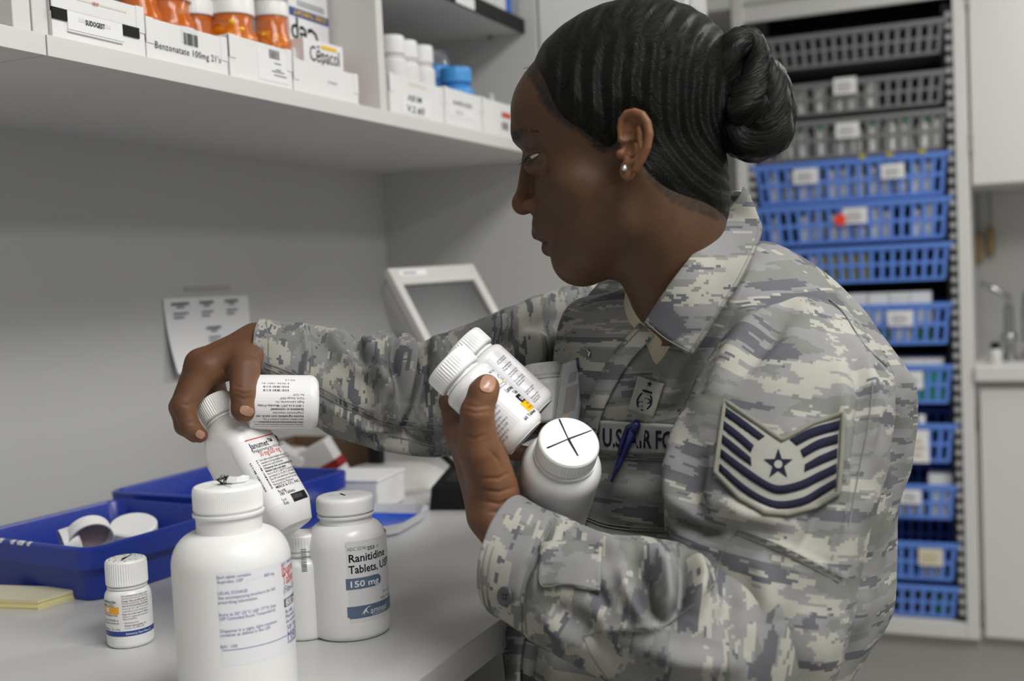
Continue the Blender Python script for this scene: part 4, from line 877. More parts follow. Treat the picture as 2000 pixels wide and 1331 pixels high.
# ------------------------------------------------------------------ implicit-surface sculpting tools
def sdf_mesh(fn, lo, hi, h, blk=12, slack=1.5):
    lo = np.asarray(lo, float); hi = np.asarray(hi, float)
    nb = np.ceil((hi-lo)/(h*blk)).astype(int); dims = nb*blk
    gi = np.stack(np.meshgrid(*[np.arange(n) for n in nb], indexing='ij'), -1).reshape(-1, 3)
    cen = lo+(gi*blk+(blk-1)/2)*h; dc = fn(cen.astype(np.float32))
    near = np.abs(dc) < blk*h*.87*slack
    arr = np.repeat(np.repeat(np.repeat(dc.reshape(nb), blk, 0), blk, 1), blk, 2).astype(np.float32)
    loc = np.stack(np.meshgrid(*[np.arange(blk)]*3, indexing='ij'), -1).reshape(-1, 3)
    ids = gi[near]
    for s in range(0, len(ids), 150):
        b = ids[s:s+150]; idx = b[:, None, :]*blk+loc[None]; p = (lo+idx.reshape(-1, 3)*h).astype(np.float32)
        d = fn(p).reshape(len(b), blk, blk, blk)
        for k, (i, j, l) in enumerate(b): arr[i*blk:(i+1)*blk, j*blk:(j+1)*blk, l*blk:(l+1)*blk] = d[k]
    sg = arr < 0; nx, ny, nz = arr.shape
    cnt = np.zeros((nx-1, ny-1, nz-1), np.int8); cor = [(a, b, c) for a in (0, 1) for b in (0, 1) for c in (0, 1)]
    for a, b, c in cor: cnt += sg[a:nx-1+a, b:ny-1+b, c:nz-1+c]
    act = np.argwhere((cnt > 0) & (cnt < 8)); n = len(act)
    vals = np.stack([arr[act[:, 0]+a, act[:, 1]+b, act[:, 2]+c] for a, b, c in cor], 1)
    acc = np.zeros((n, 3)); w_ = np.zeros(n)
    for i, ci in enumerate(cor):
        for j, cj in enumerate(cor):
            if j > i and sum(abs(x-y) for x, y in zip(ci, cj)) == 1:
                a, b = vals[:, i], vals[:, j]; m = (a < 0) != (b < 0); t = np.where(m, a/(a-b+1e-12), 0)
                acc += m[:, None]*(np.array(ci)[None]+t[:, None]*(np.array(cj)-np.array(ci))[None]); w_ += m
    V = lo+(act+acc/np.maximum(w_, 1)[:, None])*h
    vid = -np.ones((nx-1, ny-1, nz-1), np.int32); vid[act[:, 0], act[:, 1], act[:, 2]] = np.arange(n)
    Q = []
    for ax_ in range(3):
        sl0 = [slice(None)]*3; sl1 = [slice(None)]*3; sl0[ax_] = slice(0, -1); sl1[ax_] = slice(1, None)
        e_ = np.argwhere(sg[tuple(sl0)] != sg[tuple(sl1)]); o1, o2 = (ax_+1) % 3, (ax_+2) % 3
        e_ = e_[(e_[:, o1] > 0) & (e_[:, o2] > 0) & (e_[:, o1] < arr.shape[o1]-1) & (e_[:, o2] < arr.shape[o2]-1)]
        d1 = np.zeros(3, int); d1[o1] = 1; d2 = np.zeros(3, int); d2[o2] = 1
        q = np.stack([vid[tuple((e_-a*d1-b*d2).T)] for a, b in ((1, 1), (0, 1), (0, 0), (1, 0))], 1)
        inside = sg[tuple(e_.T)]; q[~inside] = q[~inside][:, ::-1]; Q.append(q[(q >= 0).all(1)])
    return V, np.concatenate(Q)
def smin(a, b, k): h_ = np.clip(.5+.5*(b-a)/k, 0, 1); return b*(1-h_)+a*h_-k*h_*(1-h_)
def smax(a, b, k): return -smin(-a, -b, k)
def sph(p, c, r): return np.linalg.norm(p-np.float32(c), axis=1)-r
def ell(p, c, r, rot=None):
    q = p-np.float32(c)
    if rot is not None: q = q@np.float32(rot)
    r = np.float32(r); k0 = np.linalg.norm(q/r, axis=1); k1 = np.linalg.norm(q/(r*r), axis=1); return k0*(k0-1)/np.maximum(k1, 1e-9)
def con(p, a, b, ra, rb):
    a = np.float32(a); b = np.float32(b); ba = b-a; t = np.clip(((p-a)@ba)/max(1e-12, float(ba@ba)), 0, 1)
    return np.linalg.norm(p-a-t[:, None]*ba, axis=1)-(ra+(rb-ra)*t)
def chain(p, pts, k=None):
    d = None
    for (a, ra), (b, rb) in zip(pts[:-1], pts[1:]):
        e_ = con(p, a, b, ra, rb); d = e_ if d is None else (np.minimum(d, e_) if not k else smin(d, e_, k))
    return d
def vnoise(p, seed=0):
    """smooth value noise, p (N,3) -> about -1..1"""
    p = np.asarray(p, np.float64); i = np.floor(p).astype(np.int64); f = p-i; f = f*f*(3-2*f)
    def hsh(a): n = (a[:, 0]*73856093) ^ (a[:, 1]*19349663) ^ (a[:, 2]*83492791) ^ (seed*2654435); n = (n ^ (n >> 13))*1274126177 & 0x7fffffff; n = n ^ (n >> 16); return (n % 10007)/5003.5-1
    o = 0
    for a in (0, 1):
        for b in (0, 1):
            for c in (0, 1): o = o+hsh(i+np.array([a, b, c]))*(f[:, 0] if a else 1-f[:, 0])*(f[:, 1] if b else 1-f[:, 1])*(f[:, 2] if c else 1-f[:, 2])
    return o
def poly_sd(q, poly):
    """signed distance to a 2-D polygon (negative inside)"""
    poly = np.asarray(poly, float); d = np.full(len(q), 1e9); ins = np.zeros(len(q), bool); n = len(poly)
    for i in range(n):
        a, b = poly[i], poly[(i+1) % n]; ba = b-a; t = np.clip(((q-a)@ba)/(ba@ba), 0, 1); d = np.minimum(d, np.linalg.norm(q-a-t[:, None]*ba, axis=1))
        c_ = ((a[1] > q[:, 1]) != (b[1] > q[:, 1])); xx = (b[0]-a[0])*(q[:, 1]-a[1])/((b[1]-a[1]) if b[1] != a[1] else 1e-9)+a[0]; ins ^= c_ & (q[:, 0] < xx)
    return np.where(ins, -d, d)
def line_d(q, pl):
    """distance to a polyline and the position along it (0..1)"""
    pl = np.asarray(pl, float); d = np.full(len(q), 1e9); tt = np.zeros(len(q)); L = np.r_[0, np.cumsum(np.linalg.norm(np.diff(pl, axis=0), axis=1))]
    for i in range(len(pl)-1):
        a, b = pl[i], pl[i+1]; ba = b-a; t = np.clip(((q-a)@ba)/(ba@ba), 0, 1); e_ = np.linalg.norm(q-a-t[:, None]*ba, axis=1); m = e_ < d; d[m] = e_[m]; tt[m] = (L[i]+t[m]*(L[i+1]-L[i]))/L[-1]
    return d, tt
def crom(K, n):
    """Catmull-Rom through rows of K, n samples"""
    K = np.asarray(K, float); m = len(K); t = np.linspace(0, m-1, n); i = np.clip(t.astype(int), 0, m-2); f = (t-i)[:, None]
    p1, p2 = K[i], K[i+1]; p0 = np.where((i > 0)[:, None], K[np.maximum(i-1, 0)], 2*p1-p2); p3 = np.where((i < m-2)[:, None], K[np.minimum(i+2, m-1)], 2*p2-p1)
    return .5*(2*p1+(p2-p0)*f+(2*p0-5*p1+4*p2-p3)*f**2+(3*p1-p0-3*p2+p3)*f**3)
def vnormals(V, Q):
    n = np.zeros_like(V); fn = np.cross(V[Q[:, 2]]-V[Q[:, 0]], V[Q[:, 3]]-V[Q[:, 1]])
    for k in range(4): np.add.at(n, Q[:, k], fn)
    return n/np.maximum(np.linalg.norm(n, axis=1), 1e-12)[:, None]
class Surf:
    """nearest-to-camera depth of a mesh, for laying patches and seams on it"""
    def __init__(s, V, Q, sub=5):
        z = np.full((1500, 2100), np.inf); t = (np.arange(sub)+.5)/sub
        pr = proj(V)
        for a in t:
            for b in t:
                p = (pr[Q[:, 0]]*(1-a)+pr[Q[:, 1]]*a)*(1-b)+(pr[Q[:, 3]]*(1-a)+pr[Q[:, 2]]*a)*b
                x, y = np.round(p[:, 0]).astype(int)+50, np.round(p[:, 1]).astype(int)+50; m = (x >= 0) & (x < 2100) & (y >= 0) & (y < 1500); np.minimum.at(z, (y[m], x[m]), p[m, 2])
        for _ in range(4):
            pad = np.pad(z, 1, constant_values=np.inf); nb = np.stack([pad[1+a:1501+a, 1+b:2101+b] for a in (-1, 0, 1) for b in (-1, 0, 1)]); z = np.where(np.isinf(z), nb.min(0), z)
        s.z = z
    def d(s, x, y, r=2):
        x = int(round(x))+50; y = int(round(y))+50; w_ = s.z[max(0, y-r):y+r+1, max(0, x-r):x+r+1]; w_ = w_[np.isfinite(w_)]
        if len(w_): return float(w_[w_ < w_.min()+.007].mean())
        for r2 in (8, 20, 60, 150):
            w_ = s.z[max(0, y-r2):y+r2+1, max(0, x-r2):x+r2+1]; w_ = w_[np.isfinite(w_)]
            if len(w_): return float(np.median(w_))
        return 1.0
    def p(s, x, y, off=.0005, r=2): return P(x, y, s.d(x, y, r)-off)
def drape(name, V2, Fc, surf, off, m, parent, r=2, smooth=True, th=0, uvs=None):
    V = [surf.p(x, y, off, r) for x, y in V2]; o = mesh(name, V, Fc, m, parent, smooth, uv=uvs if uvs is not None else [(x/F, -y/F) for x, y in V2])
    if th: s_ = o.modifiers.new('s', 'SOLIDIFY'); s_.thickness = th; s_.offset = 0
    return o
def strip2(A, B, n=24, m=8):
    a, b = crom(A, n), crom(B, n); V = [tuple(a[i]*(1-j/m)+b[i]*j/m) for i in range(n) for j in range(m+1)]
    return V, [(i*(m+1)+j, (i+1)*(m+1)+j, (i+1)*(m+1)+j+1, i*(m+1)+j+1) for i in range(n-1) for j in range(m)]
def seam(name, pl, surf, m, parent, r=.0007, off=.0002, n=None, closed=False):
    pl = np.asarray(pl, float); L = np.linalg.norm(np.diff(pl, axis=0), axis=1).sum(); q = crom(pl, n or max(8, int(L/7)))
    d = np.array([surf.d(x, y, 3) for x, y in q]); d = np.convolve(np.pad(d, 2, mode='edge'), np.ones(5)/5, 'valid')
    return MB().tube([P(x, y, z-off) for (x, y), z in zip(q, d)], r, 6).build(name, m, parent, smooth=True)

# ------------------------------------------------------------------ materials of the person
def skin_material():
    m = bpy.data.materials.new('skin'); m.use_nodes = True; nt = m.node_tree; b = nt.nodes['Principled BSDF']; N = nt.nodes.new; L = nt.links.new
    at = N('ShaderNodeVertexColor'); at.layer_name = 'Col'; tc = N('ShaderNodeTexCoord')
    n1 = N('ShaderNodeTexNoise'); n1.inputs['Scale'].default_value = 60; n1.inputs['Detail'].default_value = 6; L(tc.outputs['Object'], n1.inputs['Vector'])
    rp = N('ShaderNodeMapRange'); rp.inputs[3].default_value = .78; rp.inputs[4].default_value = 1.22; L(n1.outputs['Fac'], rp.inputs[0])
    mx = N('ShaderNodeMix'); mx.data_type = 'RGBA'; mx.blend_type = 'MULTIPLY'; mx.inputs[0].default_value = 1; L(at.outputs['Color'], mx.inputs[6]); L(rp.outputs[0], mx.inputs[7])
    L(mx.outputs[2], b.inputs['Base Color']); b.inputs['Roughness'].default_value = .52; b.inputs['Specular IOR Level'].default_value = .32
    b.inputs['Subsurface Weight'].default_value = .08; b.inputs['Subsurface Radius'].default_value = (1, .4, .2); b.inputs['Subsurface Scale'].default_value = .004
    n2 = N('ShaderNodeTexVoronoi'); n2.inputs['Scale'].default_value = 1500; L(tc.outputs['Object'], n2.inputs['Vector'])
    n3 = N('ShaderNodeTexNoise'); n3.inputs['Scale'].default_value = 220; n3.inputs['Detail'].default_value = 4; L(tc.outputs['Object'], n3.inputs['Vector'])
    ad = N('ShaderNodeMath'); ad.operation = 'ADD'; L(n2.outputs['Distance'], ad.inputs[0]); L(n3.outputs['Fac'], ad.inputs[1])
    bp = N('ShaderNodeBump'); bp.inputs['Strength'].default_value = .16; bp.inputs['Distance'].default_value = .0006; L(ad.outputs[0], bp.inputs['Height']); L(bp.outputs['Normal'], b.inputs['Normal'])
    return m
def camo_material(name='camouflage_cloth', gain=1.0, px=.0022):
    m = bpy.data.materials.new(name); m.use_nodes = True; nt = m.node_tree; b = nt.nodes['Principled BSDF']; N = nt.nodes.new; L = nt.links.new
    uv = N('ShaderNodeUVMap'); uv.uv_map = 'UVMap'
    sn = N('ShaderNodeVectorMath'); sn.operation = 'SNAP'; sn.inputs[1].default_value = (px, px, px); L(uv.outputs[0], sn.inputs[0])
    def noise(sx, sy, off, det=2.5, rough=.6, dist=.0):
        mp = N('ShaderNodeMapping'); mp.inputs['Scale'].default_value = (sx, sy, 1); mp.inputs['Location'].default_value = (off, off*1.7, off*.3); L(sn.outputs[0], mp.inputs['Vector'])
        n = N('ShaderNodeTexNoise'); n.inputs['Scale'].default_value = 1; n.inputs['Detail'].default_value = det; n.inputs['Roughness'].default_value = rough; n.inputs['Distortion'].default_value = dist
        L(mp.outputs[0], n.inputs['Vector']); return n.outputs['Fac']
    def mask(fac, th):
        g = N('ShaderNodeMath'); g.operation = 'GREATER_THAN'; g.inputs[1].default_value = th; L(fac, g.inputs[0]); return g.outputs[0]
    def over(prev, col, msk):
        mx = N('ShaderNodeMix'); mx.data_type = 'RGBA'; L(msk, mx.inputs[0])
        if isinstance(prev, tuple): mx.inputs[6].default_value = (*[c*gain for c in prev], 1)
        else: L(prev, mx.inputs[6])
        mx.inputs[7].default_value = (*[c*gain for c in col], 1); return mx.outputs[2]
    c = over((.275, .275, .275), (.215, .222, .205), mask(noise(15, 40, 3.1), .53))         # mid grey, grey-green
    c = over(c, (.43, .425, .375), mask(noise(18, 52, 11.7, 3, .62, .35), .55))             # pale tan
    c = over(c, (.135, .138, .155), mask(noise(14, 54, 23.4, 3, .6, .3), .572))             # dark slate stripes
    wv = N('ShaderNodeTexNoise'); wv.inputs['Scale'].default_value = 25; wv.inputs['Detail'].default_value = 5; L(uv.outputs[0], wv.inputs['Vector'])
    rp = N('ShaderNodeMapRange'); rp.inputs[3].default_value = .8; rp.inputs[4].default_value = 1.2; L(wv.outputs['Fac'], rp.inputs[0])
    mu = N('ShaderNodeMix'); mu.data_type = 'RGBA'; mu.blend_type = 'MULTIPLY'; mu.inputs[0].default_value = 1; L(c, mu.inputs[6]); L(rp.outputs[0], mu.inputs[7]); L(mu.outputs[2], b.inputs['Base Color'])
    b.inputs['Roughness'].default_value = .85; b.inputs['Specular IOR Level'].default_value = .2
    t1 = N('ShaderNodeTexWave'); t1.wave_type = 'BANDS'; t1.bands_direction = 'DIAGONAL'; t1.inputs['Scale'].default_value = 420; t1.inputs['Distortion'].default_value = .6; L(uv.outputs[0], t1.inputs['Vector'])
    t2 = N('ShaderNodeTexNoise'); t2.inputs['Scale'].default_value = 160; t2.inputs['Detail'].default_value = 4; L(uv.outputs[0], t2.inputs['Vector'])
    ad = N('ShaderNodeMath'); ad.operation = 'MULTIPLY_ADD'; ad.inputs[1].default_value = .25; L(t1.outputs['Fac'], ad.inputs[0]); L(t2.outputs['Fac'], ad.inputs[2])
    bp = N('ShaderNodeBump'); bp.inputs['Strength'].default_value = .25; bp.inputs['Distance'].default_value = .0008; L(ad.outputs[0], bp.inputs['Height']); L(bp.outputs['Normal'], b.inputs['Normal'])
    return m
def hair_material():
    m = bpy.data.materials.new('black_hair'); m.use_nodes = True; nt = m.node_tree; b = nt.nodes['Principled BSDF']; N = nt.nodes.new; L = nt.links.new
    uv = N('ShaderNodeUVMap'); uv.uv_map = 'UVMap'
    def st(sx, sy, det):
        mp = N('ShaderNodeMapping'); mp.inputs['Scale'].default_value = (sx, sy, 1); L(uv.outputs[0], mp.inputs['Vector']); n = N('ShaderNodeTexNoise'); n.inputs['Scale'].default_value = 1; n.inputs['Detail'].default_value = det; n.inputs['Distortion'].default_value = .6; L(mp.outputs[0], n.inputs['Vector']); return n.outputs['Fac']
    a = st(900, 60, 4); c = st(160, 14, 3)
    cr = N('ShaderNodeMapRange'); cr.inputs[1].default_value = .3; cr.inputs[2].default_value = .75; cr.inputs[3].default_value = .002; cr.inputs[4].default_value = .012; L(a, cr.inputs[0])
    cb = N('ShaderNodeCombineColor'); L(cr.outputs[0], cb.inputs[0]); L(cr.outputs[0], cb.inputs[1])
    mb_ = N('ShaderNodeMath'); mb_.operation = 'MULTIPLY'; mb_.inputs[1].default_value = .92; L(cr.outputs[0], mb_.inputs[0]); L(mb_.outputs[0], cb.inputs[2]); L(cb.outputs[0], b.inputs['Base Color'])
    b.inputs['Roughness'].default_value = .36; b.inputs['Specular IOR Level'].default_value = .11
    ad = N('ShaderNodeMath'); ad.operation = 'ADD'; L(a, ad.inputs[0]); L(c, ad.inputs[1])
    bp = N('ShaderNodeBump'); bp.inputs['Strength'].default_value = .9; bp.inputs['Distance'].default_value = .0016; L(ad.outputs[0], bp.inputs['Height']); L(bp.outputs['Normal'], b.inputs['Normal'])
    return m
SKIN, CAMO, HAIR = skin_material(), camo_material(gain=.78), hair_material()
SEAM = mat('seam_thread', (.19, .19, .185), .9, spec=.1); NAVYT = mat('navy_thread', (.012, .014, .03), .85, spec=.15, bump=(900, .3, .0005)); SAND = mat('patch_cloth', (.30, .30, .27), .9, spec=.1, bump=(900, .3, .0005))
TANS = mat('sand_tshirt', (.42, .385, .29), .9, spec=.1, bump=(800, .2, .0004)); PATCHB = mat('patch_border', (.20, .20, .165), .9, spec=.1, bump=(1200, .5, .0008))

# ------------------------------------------------------------------ the person: head
HA = math.radians(14); HO = P(1220, 265, 1.0); HK = 1/F
HX = rt*math.cos(HA)-fw*math.sin(HA); HS = -fw*math.cos(HA)-rt*math.sin(HA); HU = up
def L(px, py, s=0):
    """photo pixel + sideways offset from the head's middle plane -> head coordinates (pixel-sized units)"""
    v = ray(px, py); t = (s*HK-(CAM-HO)@HS)/(v@HS); w_ = CAM+v*t-HO
    return np.array([1220+w_@HX/HK, 265-w_@HU/HK, s])
def H2W(V): V = np.asarray(V, float); return HO+HK*((V[:, 0:1]-1220)*HX-(V[:, 1:2]-265)*HU+V[:, 2:3]*HS)
def rotz(a): c_, s_ = math.cos(a), math.sin(a); return np.array([[c_, -s_, 0], [s_, c_, 0], [0, 0, 1.]])
SKC = L(1222, 196); SKR = (213, 178, 158)
def skull(p): return ell(p, SKC, SKR, rotz(math.radians(-22)))
def ab(p): q = p.copy(); q[:, 2] = np.abs(q[:, 2]); return q
HELIX = [(1213, 272), (1211, 250), (1214, 234), (1224, 222), (1239, 219), (1254, 225), (1264, 240), (1268, 262), (1264, 288), (1254, 312), (1242, 331)]
def ear_s(x): return 166+(x-1210)*.42
def Le(x, y, ds=0): return L(x, y, ear_s(x)+ds)
EARP = dict(plate=Le(1240, 272, -5), lobe=Le(1226, 334, -2), concha=Le(1232, 290, 7), tragus=Le(1212, 301, 2), fossa=Le(1240, 243, 8), scapha=Le(1258, 270, 7))
EYE = L(1052, 316, 62); EYE_R = 27.0
def face_sdf(p):
    q = ab(p.astype(np.float32))
    d = skull(q)
    d = smin(d, ell(q, L(1112, 216), (113, 92, 112)), 40)                                     # forehead
    d = smin(d, ell(q, L(1166, 352), (118, 150, 112)), 40)                                    # face block
    d = smin(d, ell(q, L(1126, 405), (86, 92, 66)), 30)                                       # maxilla
    d = smin(d, con(q, L(1026, 262), L(1066, 262, 74), 25, 22), 26)                           # brow
    d = smin(d, sph(q, L(1122, 362, 86), 42), 36)                                             # cheek bone
    d = smin(d, con(q, L(1225, 440, 88), L(1128, 506, 26), 38, 40), 50)                      # jaw
    d = smin(d, sph(q, L(1122, 511), 37), 30)                                                 # chin
    d = smin(d, con(q, L(1150, 505), L(1300, 455), 42, 80), 46)                               # under the jaw
    d = smin(d, con(p, L(1312, 380, -5), L(1345, 665, -90), 100, 98), 50)                             # neck
    d = smin(d, con(p, L(1262, 352, 96), L(1300, 560, 0), 40, 60), 60)                        # side of the neck
    d = smin(d, con(q, L(1200, 395, 92), L(1150, 455, 70), 36, 34), 44)                       # cheek
    d = smax(d, -ell(q, L(1034, 312, 66), (26, 20, 30)), 26)                                  # socket
    d = smin(d, con(q, L(1032, 314), L(1023, 390), 13, 17), 18)                               # nose bridge
    d = smin(d, sph(q, L(1021, 399), 21.5), 14)
    d = smin(d, ell(q, L(1041, 403, 28), (21, 17, 14)), 6)                                  # wings
    d = smin(d, ell(q, L(1056, 442), (14, 16, 40)), 16)                                       # lip foot
    d = smin(d, con(q, L(1055, 456), L(1092, 466, 52), 17, 6), 9)                             # upper lip
    d = smin(d, con(q, L(1073, 485), L(1096, 472, 50), 16, 6), 8)                             # lower lip
    d = smax(d, -con(q, L(1046, 472), L(1096, 469, 56), 2.6, 1.2), 6)                         # mouth line
    d = smax(d, -ell(q, L(1029, 416, 24), (11, 4.5, 12), rotz(.1)), 4)                     # nostrils
    d = smax(d, -con(q, L(1058, 394, 40), L(1057, 418, 36), 3, 2.5), 7)
    e_ = sph(q, EYE, EYE_R+2.8)                                                               # lids
    e_ = smax(e_, -ell(q, L(1036, 311, 78), (26, 3.3, 34), rotz(-.44)), 3)
    d = smin(d, e_, 12)
    # ear
    tilt = np.array([[1, 0, 0], [0, 1, 0], [.42, 0, 1.]])
    er = ell(q, EARP['plate'], (30, 54, 8), np.linalg.qr(np.array([[.92, 0, -.39], [0, 1, 0], [.39, 0, .92]]))[0])
    er = smin(er, ell(q, EARP['lobe'], (15, 19, 8)), 8)
    er = smin(er, con(q, L(1230, 262, 142), L(1234, 300, 142), 20, 18), 10)
    hx = chain(q, [(Le(x, y, 5), r_) for (x, y), r_ in zip(HELIX, (5, 6, 6.5, 7, 7.5, 8, 8, 8, 7.5, 7, 7))]); er = smin(er, hx, 5)
    er = smin(er, chain(q, [(Le(1244, 240, 3), 4), (Le(1250, 262, 4), 5.5), (Le(1249, 288, 5), 6), (Le(1240, 312, 4), 6), (Le(1226, 322, 3), 6)]), 6)
    er = smin(er, chain(q, [(Le(1212, 272, 3), 5), (Le(1226, 278, 3), 4.5), (Le(1238, 282, 1), 3.5)]), 5)
    er = smax(er, -ell(q, EARP['concha'], (14, 19, 22)), 6); er = smax(er, -ell(q, Le(1229, 262, 7), (14, 11, 11)), 6); er = smax(er, -ell(q, Le(1232, 245, 9), (14, 9, 12), rotz(-.4)), 5)
    er = smin(er, sph(q, EARP['tragus'], 8.5), 7)
    return smin(d, er, 7)
t_ = face_sdf
HV, HQ = sdf_mesh(face_sdf, (960, -40, -210), (1490, 660, 216), 2.5)
HLINE = [(1030, 138), (1052, 172), (1072, 205), (1098, 232), (1132, 252), (1160, 276), (1178, 292), (1196, 284), (1208, 262), (1218, 244), (1230, 236), (1238, 252), (1242, 275), (1250, 310), (1270, 348), (1308, 385), (1356, 405), (1430, 412), (1520, 360), (1520, -80), (980, -80), (1000, 60)]
HLS = np.concatenate([crom(np.array(HLINE[:19], float), 56), np.array(HLINE[19:], float)]); HLL = [L(x, y, 118 if x < 1100 else min(150, 118+(x-1100)*.6))[:2] for x, y in HLS]
# skin colour, with some shade and light painted in
def skin_cols(V):
    q = np.abs(V); q[:, :2] = V[:, :2]; c = np.tile(np.array([.076, .037, .018]), (len(V), 1))
    def paint(dist, w_, col): k = np.clip(1-dist/w_, 0, 1)[:, None]**.8; c[:] = c*(1-k)+np.array(col)*k
    paint(np.minimum(con(q, L(1055, 457), L(1090, 467, 50), 0, 0), con(q, L(1073, 486), L(1094, 472, 48), 0, 0))-9, 12, (.085, .034, .026))
    br = np.minimum(con(q, L(1006, 268, 30), L(1030, 256, 66), 0, 0), con(q, L(1030, 256, 66), L(1072, 264, 92), 0, 0))
    paint(br-8, 8, (.018, .011, .008))
    paint(ell(q, L(1029, 416, 22), (11, 4.5, 10)), 3, (.008, .004, .003))  # nostril shade painted into the skin colour
    paint(sph(q, L(1040, 300, 70), 16), 24, (.085, .038, .022))
    paint(np.abs(sph(q, EYE, EYE_R+1))+np.maximum(0, np.abs(V[:, 1]-312)-14)*.5, 5, (.03, .015, .01))
    paint(sph(q, L(1022, 398), 18), 34, (.115, .045, .023))
    dh = poly_sd(q[:, :2], HLL); paint(np.maximum(dh, 0)+vnoise(V/7., 3)*4+np.clip((V[:, 0]-1185)*.8, 0, 5), 11, (.018, .011, .008))
    k = np.clip((78-sph(q, Le(1240, 280), 0))/14, 0, 1)*np.clip((V[:, 2]-150)/12, 0, 1); k = k[:, None]; c[:] = c*(1-k)+np.array([.165, .072, .033])*k  # near ear painted paler, light put into its colour
    return c
HC = skin_cols(HV)

# ------------------------------------------------------------------ hands, posed joint by joint
def J(px, py, d, r): return (P(px, py, d), r*d/F)
def hand_sdf(wrist, palms, fingers, extra, kp=.010, kf=.006):
    def fn(p):
        d = chain(p, wrist, .01)
        for a in palms: d = smin(d, chain(p, a), kp)
        for a in extra: d = smin(d, chain(p, a), .012)
        ff = [chain(p, a, .003) for a in fingers]
        for f_ in ff: d = smin(d, f_, kf)
        return d
    return fn
# right hand: comes down over the square bottle's cap
RW = [J(640, 735, 1.147, 40), J(545, 690, 1.140, 42), J(505, 680, 1.122, 42)]
r_w = J(500, 676, 1.12, 42); r_w2 = J(498, 690, 1.108, 36); r_w3 = J(498, 674, 1.135, 38)
RI, RM, RR, RP = J(402, 722, 1.072, 29), J(392, 712, 1.096, 29), J(398, 716, 1.118, 27), J(412, 730, 1.138, 24)
RFN = [[RI, J(358, 794, 1.056, 22.5), J(370, 832, 1.054, 19.5), J(390, 850, 1.058, 15.5)],
       [RM, J(352, 796, 1.090, 21), J(360, 832, 1.094, 18.5), J(380, 850, 1.10, 15)],
       [RR, J(410, 790, 1.150, 20), J(470, 838, 1.152, 17), J(530, 862, 1.135, 14)],
       [RP, J(430, 788, 1.168, 18), J(470, 812, 1.17, 16), J(505, 815, 1.16, 13)]]
RTH = [J(480, 700, 1.092, 30), J(477, 724, 1.062, 30), J(474, 768, 1.046, 24), J(474, 800, 1.044, 21.5), J(477, 806, 1.045, 20)]
rfn = hand_sdf(RW, [[r_w2, RI], [r_w, RM], [r_w3, RR], [J(500, 690, 1.12, 34), RP]], RFN+[RTH], [[J(470, 705, 1.075, 30), J(425, 716, 1.078, 26)]])
def bbox(*ls):
    pts = np.array([p for l in ls for (p, r) in l]); return pts.min(0)-.032, pts.max(0)+.032
lo, hi = bbox(RW, *RFN, RTH); RV, RQ = sdf_mesh(rfn, lo, hi, .00125)
# left hand: thumb in front of the bottles, fingers behind them
LW = [J(1090, 1120, .945, 46), J(1010, 1082, .955, 47), J(962, 1010, .962, 45)]
l_w = J(958, 1000, .968, 44)
LI, LM_, LR_, LP_ = J(896, 838, 1.0, 27), J(905, 852, 1.028, 27), J(922, 872, 1.052, 25), J(944, 900, 1.070, 23)
LFN = [[LI, J(882, 785, 1.036, 24), J(905, 735, 1.072, 20), J(950, 712, 1.082, 16)],
       [LM_, J(908, 790, 1.078, 22), J(980, 765, 1.100, 19), J(1040, 772, 1.083, 16.5), J(1047, 773, 1.076, 15)],
       [LR_, J(950, 830, 1.098, 20), J(1010, 830, 1.104, 18), J(1058, 836, 1.088, 15)],
       [LP_, J(985, 880, 1.105, 18), J(1035, 890, 1.100, 16), J(1060, 900, 1.085, 13)]]
LTH = [J(962, 958, .962, 43), J(934, 872, .944, 41), J(932, 806, .932, 32.5), J(944, 768, .932, 29), J(950, 757, .934, 26)]
lfn = hand_sdf(LW, [[l_w, LI], [J(955, 995, .985, 42), LM_], [J(965, 995, 1.0, 40), LR_], [J(975, 1000, 1.01, 36), LP_]], LFN+[LTH], [[J(975, 965, .972, 40), J(950, 900, .965, 44)], [J(930, 870, .955, 38), J(905, 850, .985, 28)]], kf=.008)
lo, hi = bbox(LW, *LFN, LTH); LV, LQ = sdf_mesh(lfn, lo, hi, .00125)
def crease(V, Q, pls, amp, w_):
    """skin folds pressed in along pixel polylines on the camera side"""
    N_ = vnormals(V, Q); pr = proj(V); face = np.clip(-(N_@fw)*2, 0, 1); V = V.copy()
    for pl in pls:
        d, t = line_d(pr[:, :2], pl); V -= N_*(amp*np.exp(-(d/w_)**2)*face*np.sin(np.pi*np.clip(t, .02, .98))**.5)[:, None]
    return V
RV = crease(RV, RQ, [[(458, 762), (476, 770), (496, 766)], [(456, 772), (476, 780), (496, 776)], [(455, 752), (475, 758), (495, 754)], [(352, 790), (368, 792), (384, 784)], [(364, 828), (374, 826), (392, 820)], [(412, 735), (436, 720), (446, 760)]], .0009, 3.2)
LV = crease(LV, LQ, [[(905, 790), (930, 796), (960, 792)], [(903, 802), (930, 808), (958, 804)], [(940, 935), (975, 935), (1005, 918)], [(935, 958), (975, 962), (1012, 950)], [(935, 978), (975, 985), (1012, 972)], [(950, 1000), (985, 1002), (1010, 990)], [(955, 880), (975, 900), (985, 925)], [(902, 850), (925, 858), (948, 850)]], .0009, 3.5)
def hand_cols(V, Q, palm):
    c = np.tile(np.array([.122, .054, .027]), (len(V), 1)); N_ = vnormals(V, Q); k = np.clip(N_@palm*1.6-.1, 0, 1)[:, None]; return c*(1-k)+np.array([.20, .094, .047])*k
RC_ = hand_cols(RV, RQ, (up*-.7+rt*.7)); LC_ = hand_cols(LV, LQ, rt*.9-fw*.5)
